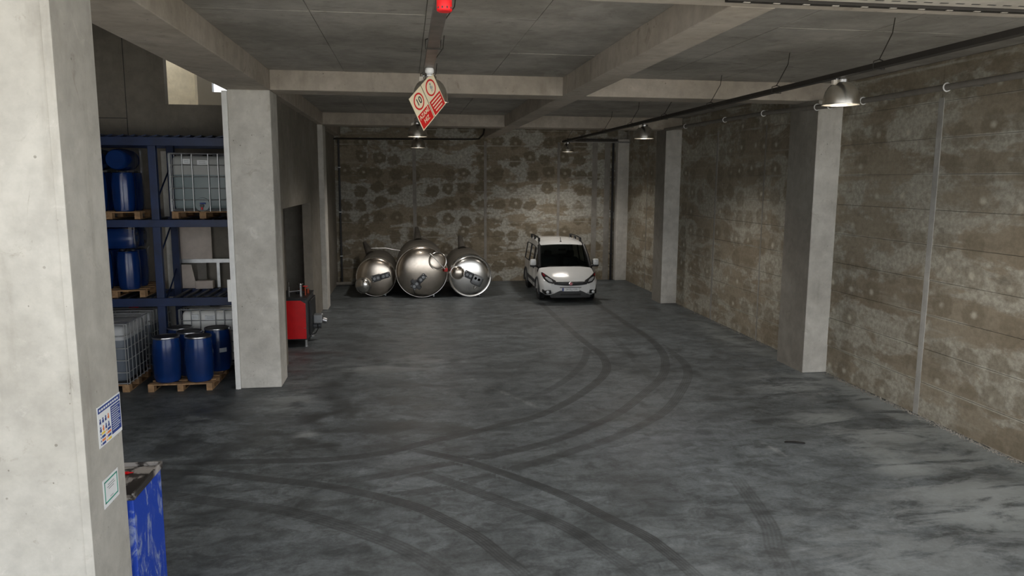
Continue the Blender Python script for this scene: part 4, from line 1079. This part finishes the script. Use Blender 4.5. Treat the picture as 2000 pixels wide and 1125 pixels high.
    # wheels
    for wy in (.92, 3.68):
        tw = Matrix.Translation((sx*.80, wy, .315)) @ Matrix.Rotation(sx*PI/2, 4, 'Y')
        wh = MB().lathe([(.19, -.10), (.29, -.10), (.315, -.075), (.315, .075), (.29, .10), (.19, .10)], 32, tw).build('wheel', 'rubber', van, smooth=True)
        MB().lathe([(.19, .06), (.185, .095), (.10, .10), (.001, .105)], 24, tw).build('hub_cap', 'galv', wh, smooth=True)
        arch = [(sx*(HW-.0), wy+.385*math.cos(a), .315+.385*math.sin(a)) for a in np.linspace(-.25, PI+.25, 17)]
        MB().tube(arch, .035, 6).build('wheel_arch', 'trim_grey', van, smooth=True)
        m_ = Matrix.Translation((sx*(HW-.045), wy, .315)) @ Matrix.Rotation(PI/2, 4, 'Y'); MB().lathe([(.37, -.01), (.37, .03)], 28, m_).build('wheel_well', 'black', van)
# grille and bumper inserts
def bar_on_nose(name, x1, z0, z1, y0, mat, lift=.02, taper=.04, parent=van, drop=0):
    xs_ = np.linspace(-x1, x1, 13)
    yf = [float(np.interp(abs(x), [.0, .55, .72, .80, .87], [-.02, .0, .06, .14, .27]))+y0 for x in xs_]
    rows = [[(x, y-lift, z0+taper*(abs(x)/x1)**2) for x, y in zip(xs_, yf)], [(x, y-lift-.004, z1-drop*max(0, abs(x)-.34)/.3) for x, y in zip(xs_, yf)], [(x, y+.05, z1-drop*max(0, abs(x)-.34)/.3) for x, y in zip(xs_, yf)]]
    rows.insert(0, [(x, y+.05, z0+taper*(abs(x)/x1)**2) for x, y in zip(xs_, yf)])
    return MB().grid(rows).build(name, mat, parent, smooth=True)
gr = bar_on_nose('grille', .52, .545, .665, 0, 'black', .018)
bar_on_nose('chrome_bar', .40, .628, .645, 0, 'chrome', .028, 0, gr)
bar_on_nose('bumper_slot', .34, .482, .498, 0, 'trim_grey', .016, 0)
lb = bar_on_nose('lower_bumper', .64, .20, .385, 0, 'trim_grey', .026, 0, drop=.15)
bar_on_nose('lower_intake', .32, .235, .30, 0, 'black', .030, 0, lb)
bar_on_nose('chin_spoiler', .62, .17, .205, .0, 'charcoal', .03, 0, lb)
em = MB().lathe([(.068, 0), (.068, .012), (.056, .018), (.001, .020)], 24, Matrix.Translation((0, -.045, .608)) @ Matrix.Rotation(PI/2, 4, 'X')).build('emblem', 'chrome', van, smooth=True)
MB().lathe([(.050, .0), (.050, .004), (.001, .006)], 24, Matrix.Translation((0, -.064, .608)) @ Matrix.Rotation(PI/2, 4, 'X')).build('emblem_face', 'emblem', em, smooth=True)
pt = MB().rbox((-.27, -.066, .375), (.27, -.048, .485), .006).build('number_plate', 'paper', van)
MB().box((-.268, -.0675, .38), (-.225, -.065, .48)).build('plate_band', 'navy', pt)
me = text_mesh('34 ELJ 030', .085, 'plate_lettering'); me.transform(Matrix.Translation((.025, -.0672, .430)) @ Matrix.Rotation(PI/2, 4, 'X')); me.materials.clear(); me.materials.append(MT['greyp'])
link('plate_lettering', me, pt)
MB().tube([(0, 1.85, 1.775), (0, 1.93, 1.91)], .010, 6).lathe([(.035, 0), (.03, .02), (.01, .03)], 12, Matrix.Translation((0, 1.85, 1.768))).build('aerial', 'black', van)
# interior
MB().rbox((-.78, 1.05, .82), (.78, 1.42, 1.02), .05).build('dashboard', 'black', van)
MB().box((-.85, .98, .30), (.85, 4.3, .34)).build('cabin_floor', 'black', van)
for x in (-.38, .38):
    st_ = MB().rbox((x-.25, 2.0, .60), (x+.25, 2.14, 1.24), .06).rbox((x-.25, 1.55, .50), (x+.25, 2.05, .68), .06).build('seat', 'seat', van, smooth=True)
    MB().rbox((x-.13, 2.06, 1.25), (x+.13, 2.15, 1.45), .045).build('headrest', 'seat', st_, smooth=True)
MB().rbox((-.65, 2.95, .60), (.65, 3.1, 1.25), .06).build('rear_bench', 'seat', van)
MB().ring((.38, 1.45, 1.0), .18, .016, 'Y', 24, 6).build('steering_wheel', 'black', van, smooth=True)
MB().rbox((-.12, 1.56, 1.50), (.12, 1.59, 1.56), .01).build('rear_view_mirror', 'trim_grey', van)
MB().tube([(-.55, .965, 1.035), (.1, .98, 1.055)], .012, 6).build('wiper', 'black', van); MB().tube([(.0, .955, 1.045), (.62, .99, 1.04)], .012, 6).build('wiper', 'black', van)

# ---- small black scrap on the floor
o = MB().prism([(-.14, 0), (.12, 0), (.15, .010), (.02, .018), (-.10, .012)], -.03, .03).build('rubber_scrap', 'black'); o.location = (5.58, 9.8, 0); o.rotation_euler = (0, 0, -.35)
tag(o, 'small black scrap lying on the open floor near the right wall', 'scrap')

# ---- crumbled render along the foot of the right wall
rb = MB()
for i in range(900):
    y = random.uniform(8.2, 13.5) if i < 700 else random.uniform(14.7, 21.9)
    d_ = abs(random.gauss(0, .07)); x = XW-.012-d_; q = random.uniform(.006, .022)*(1.2-min(1, d_*4)); h_ = q*random.uniform(.5, 1.1)
    a_ = random.uniform(0, 6.28); ca, sa = math.cos(a_)*q, math.sin(a_)*q
    rb.add([(x+ca, y+sa, 0), (x-sa, y+ca, 0), (x-ca*.8, y-sa, 0), (x+sa, y-ca*.7, 0), (x+q*.2, y, h_), (x-q*.3, y+q*.2, h_*.8)],
           [(0, 1, 4), (1, 5, 4), (1, 2, 5), (2, 3, 5), (3, 4, 5), (3, 0, 4)])
o = rb.build('rubble', 'plaster_dim'); tag(o, 'crumbs of concrete along the foot of the right wall', 'rubble', kind='stuff')
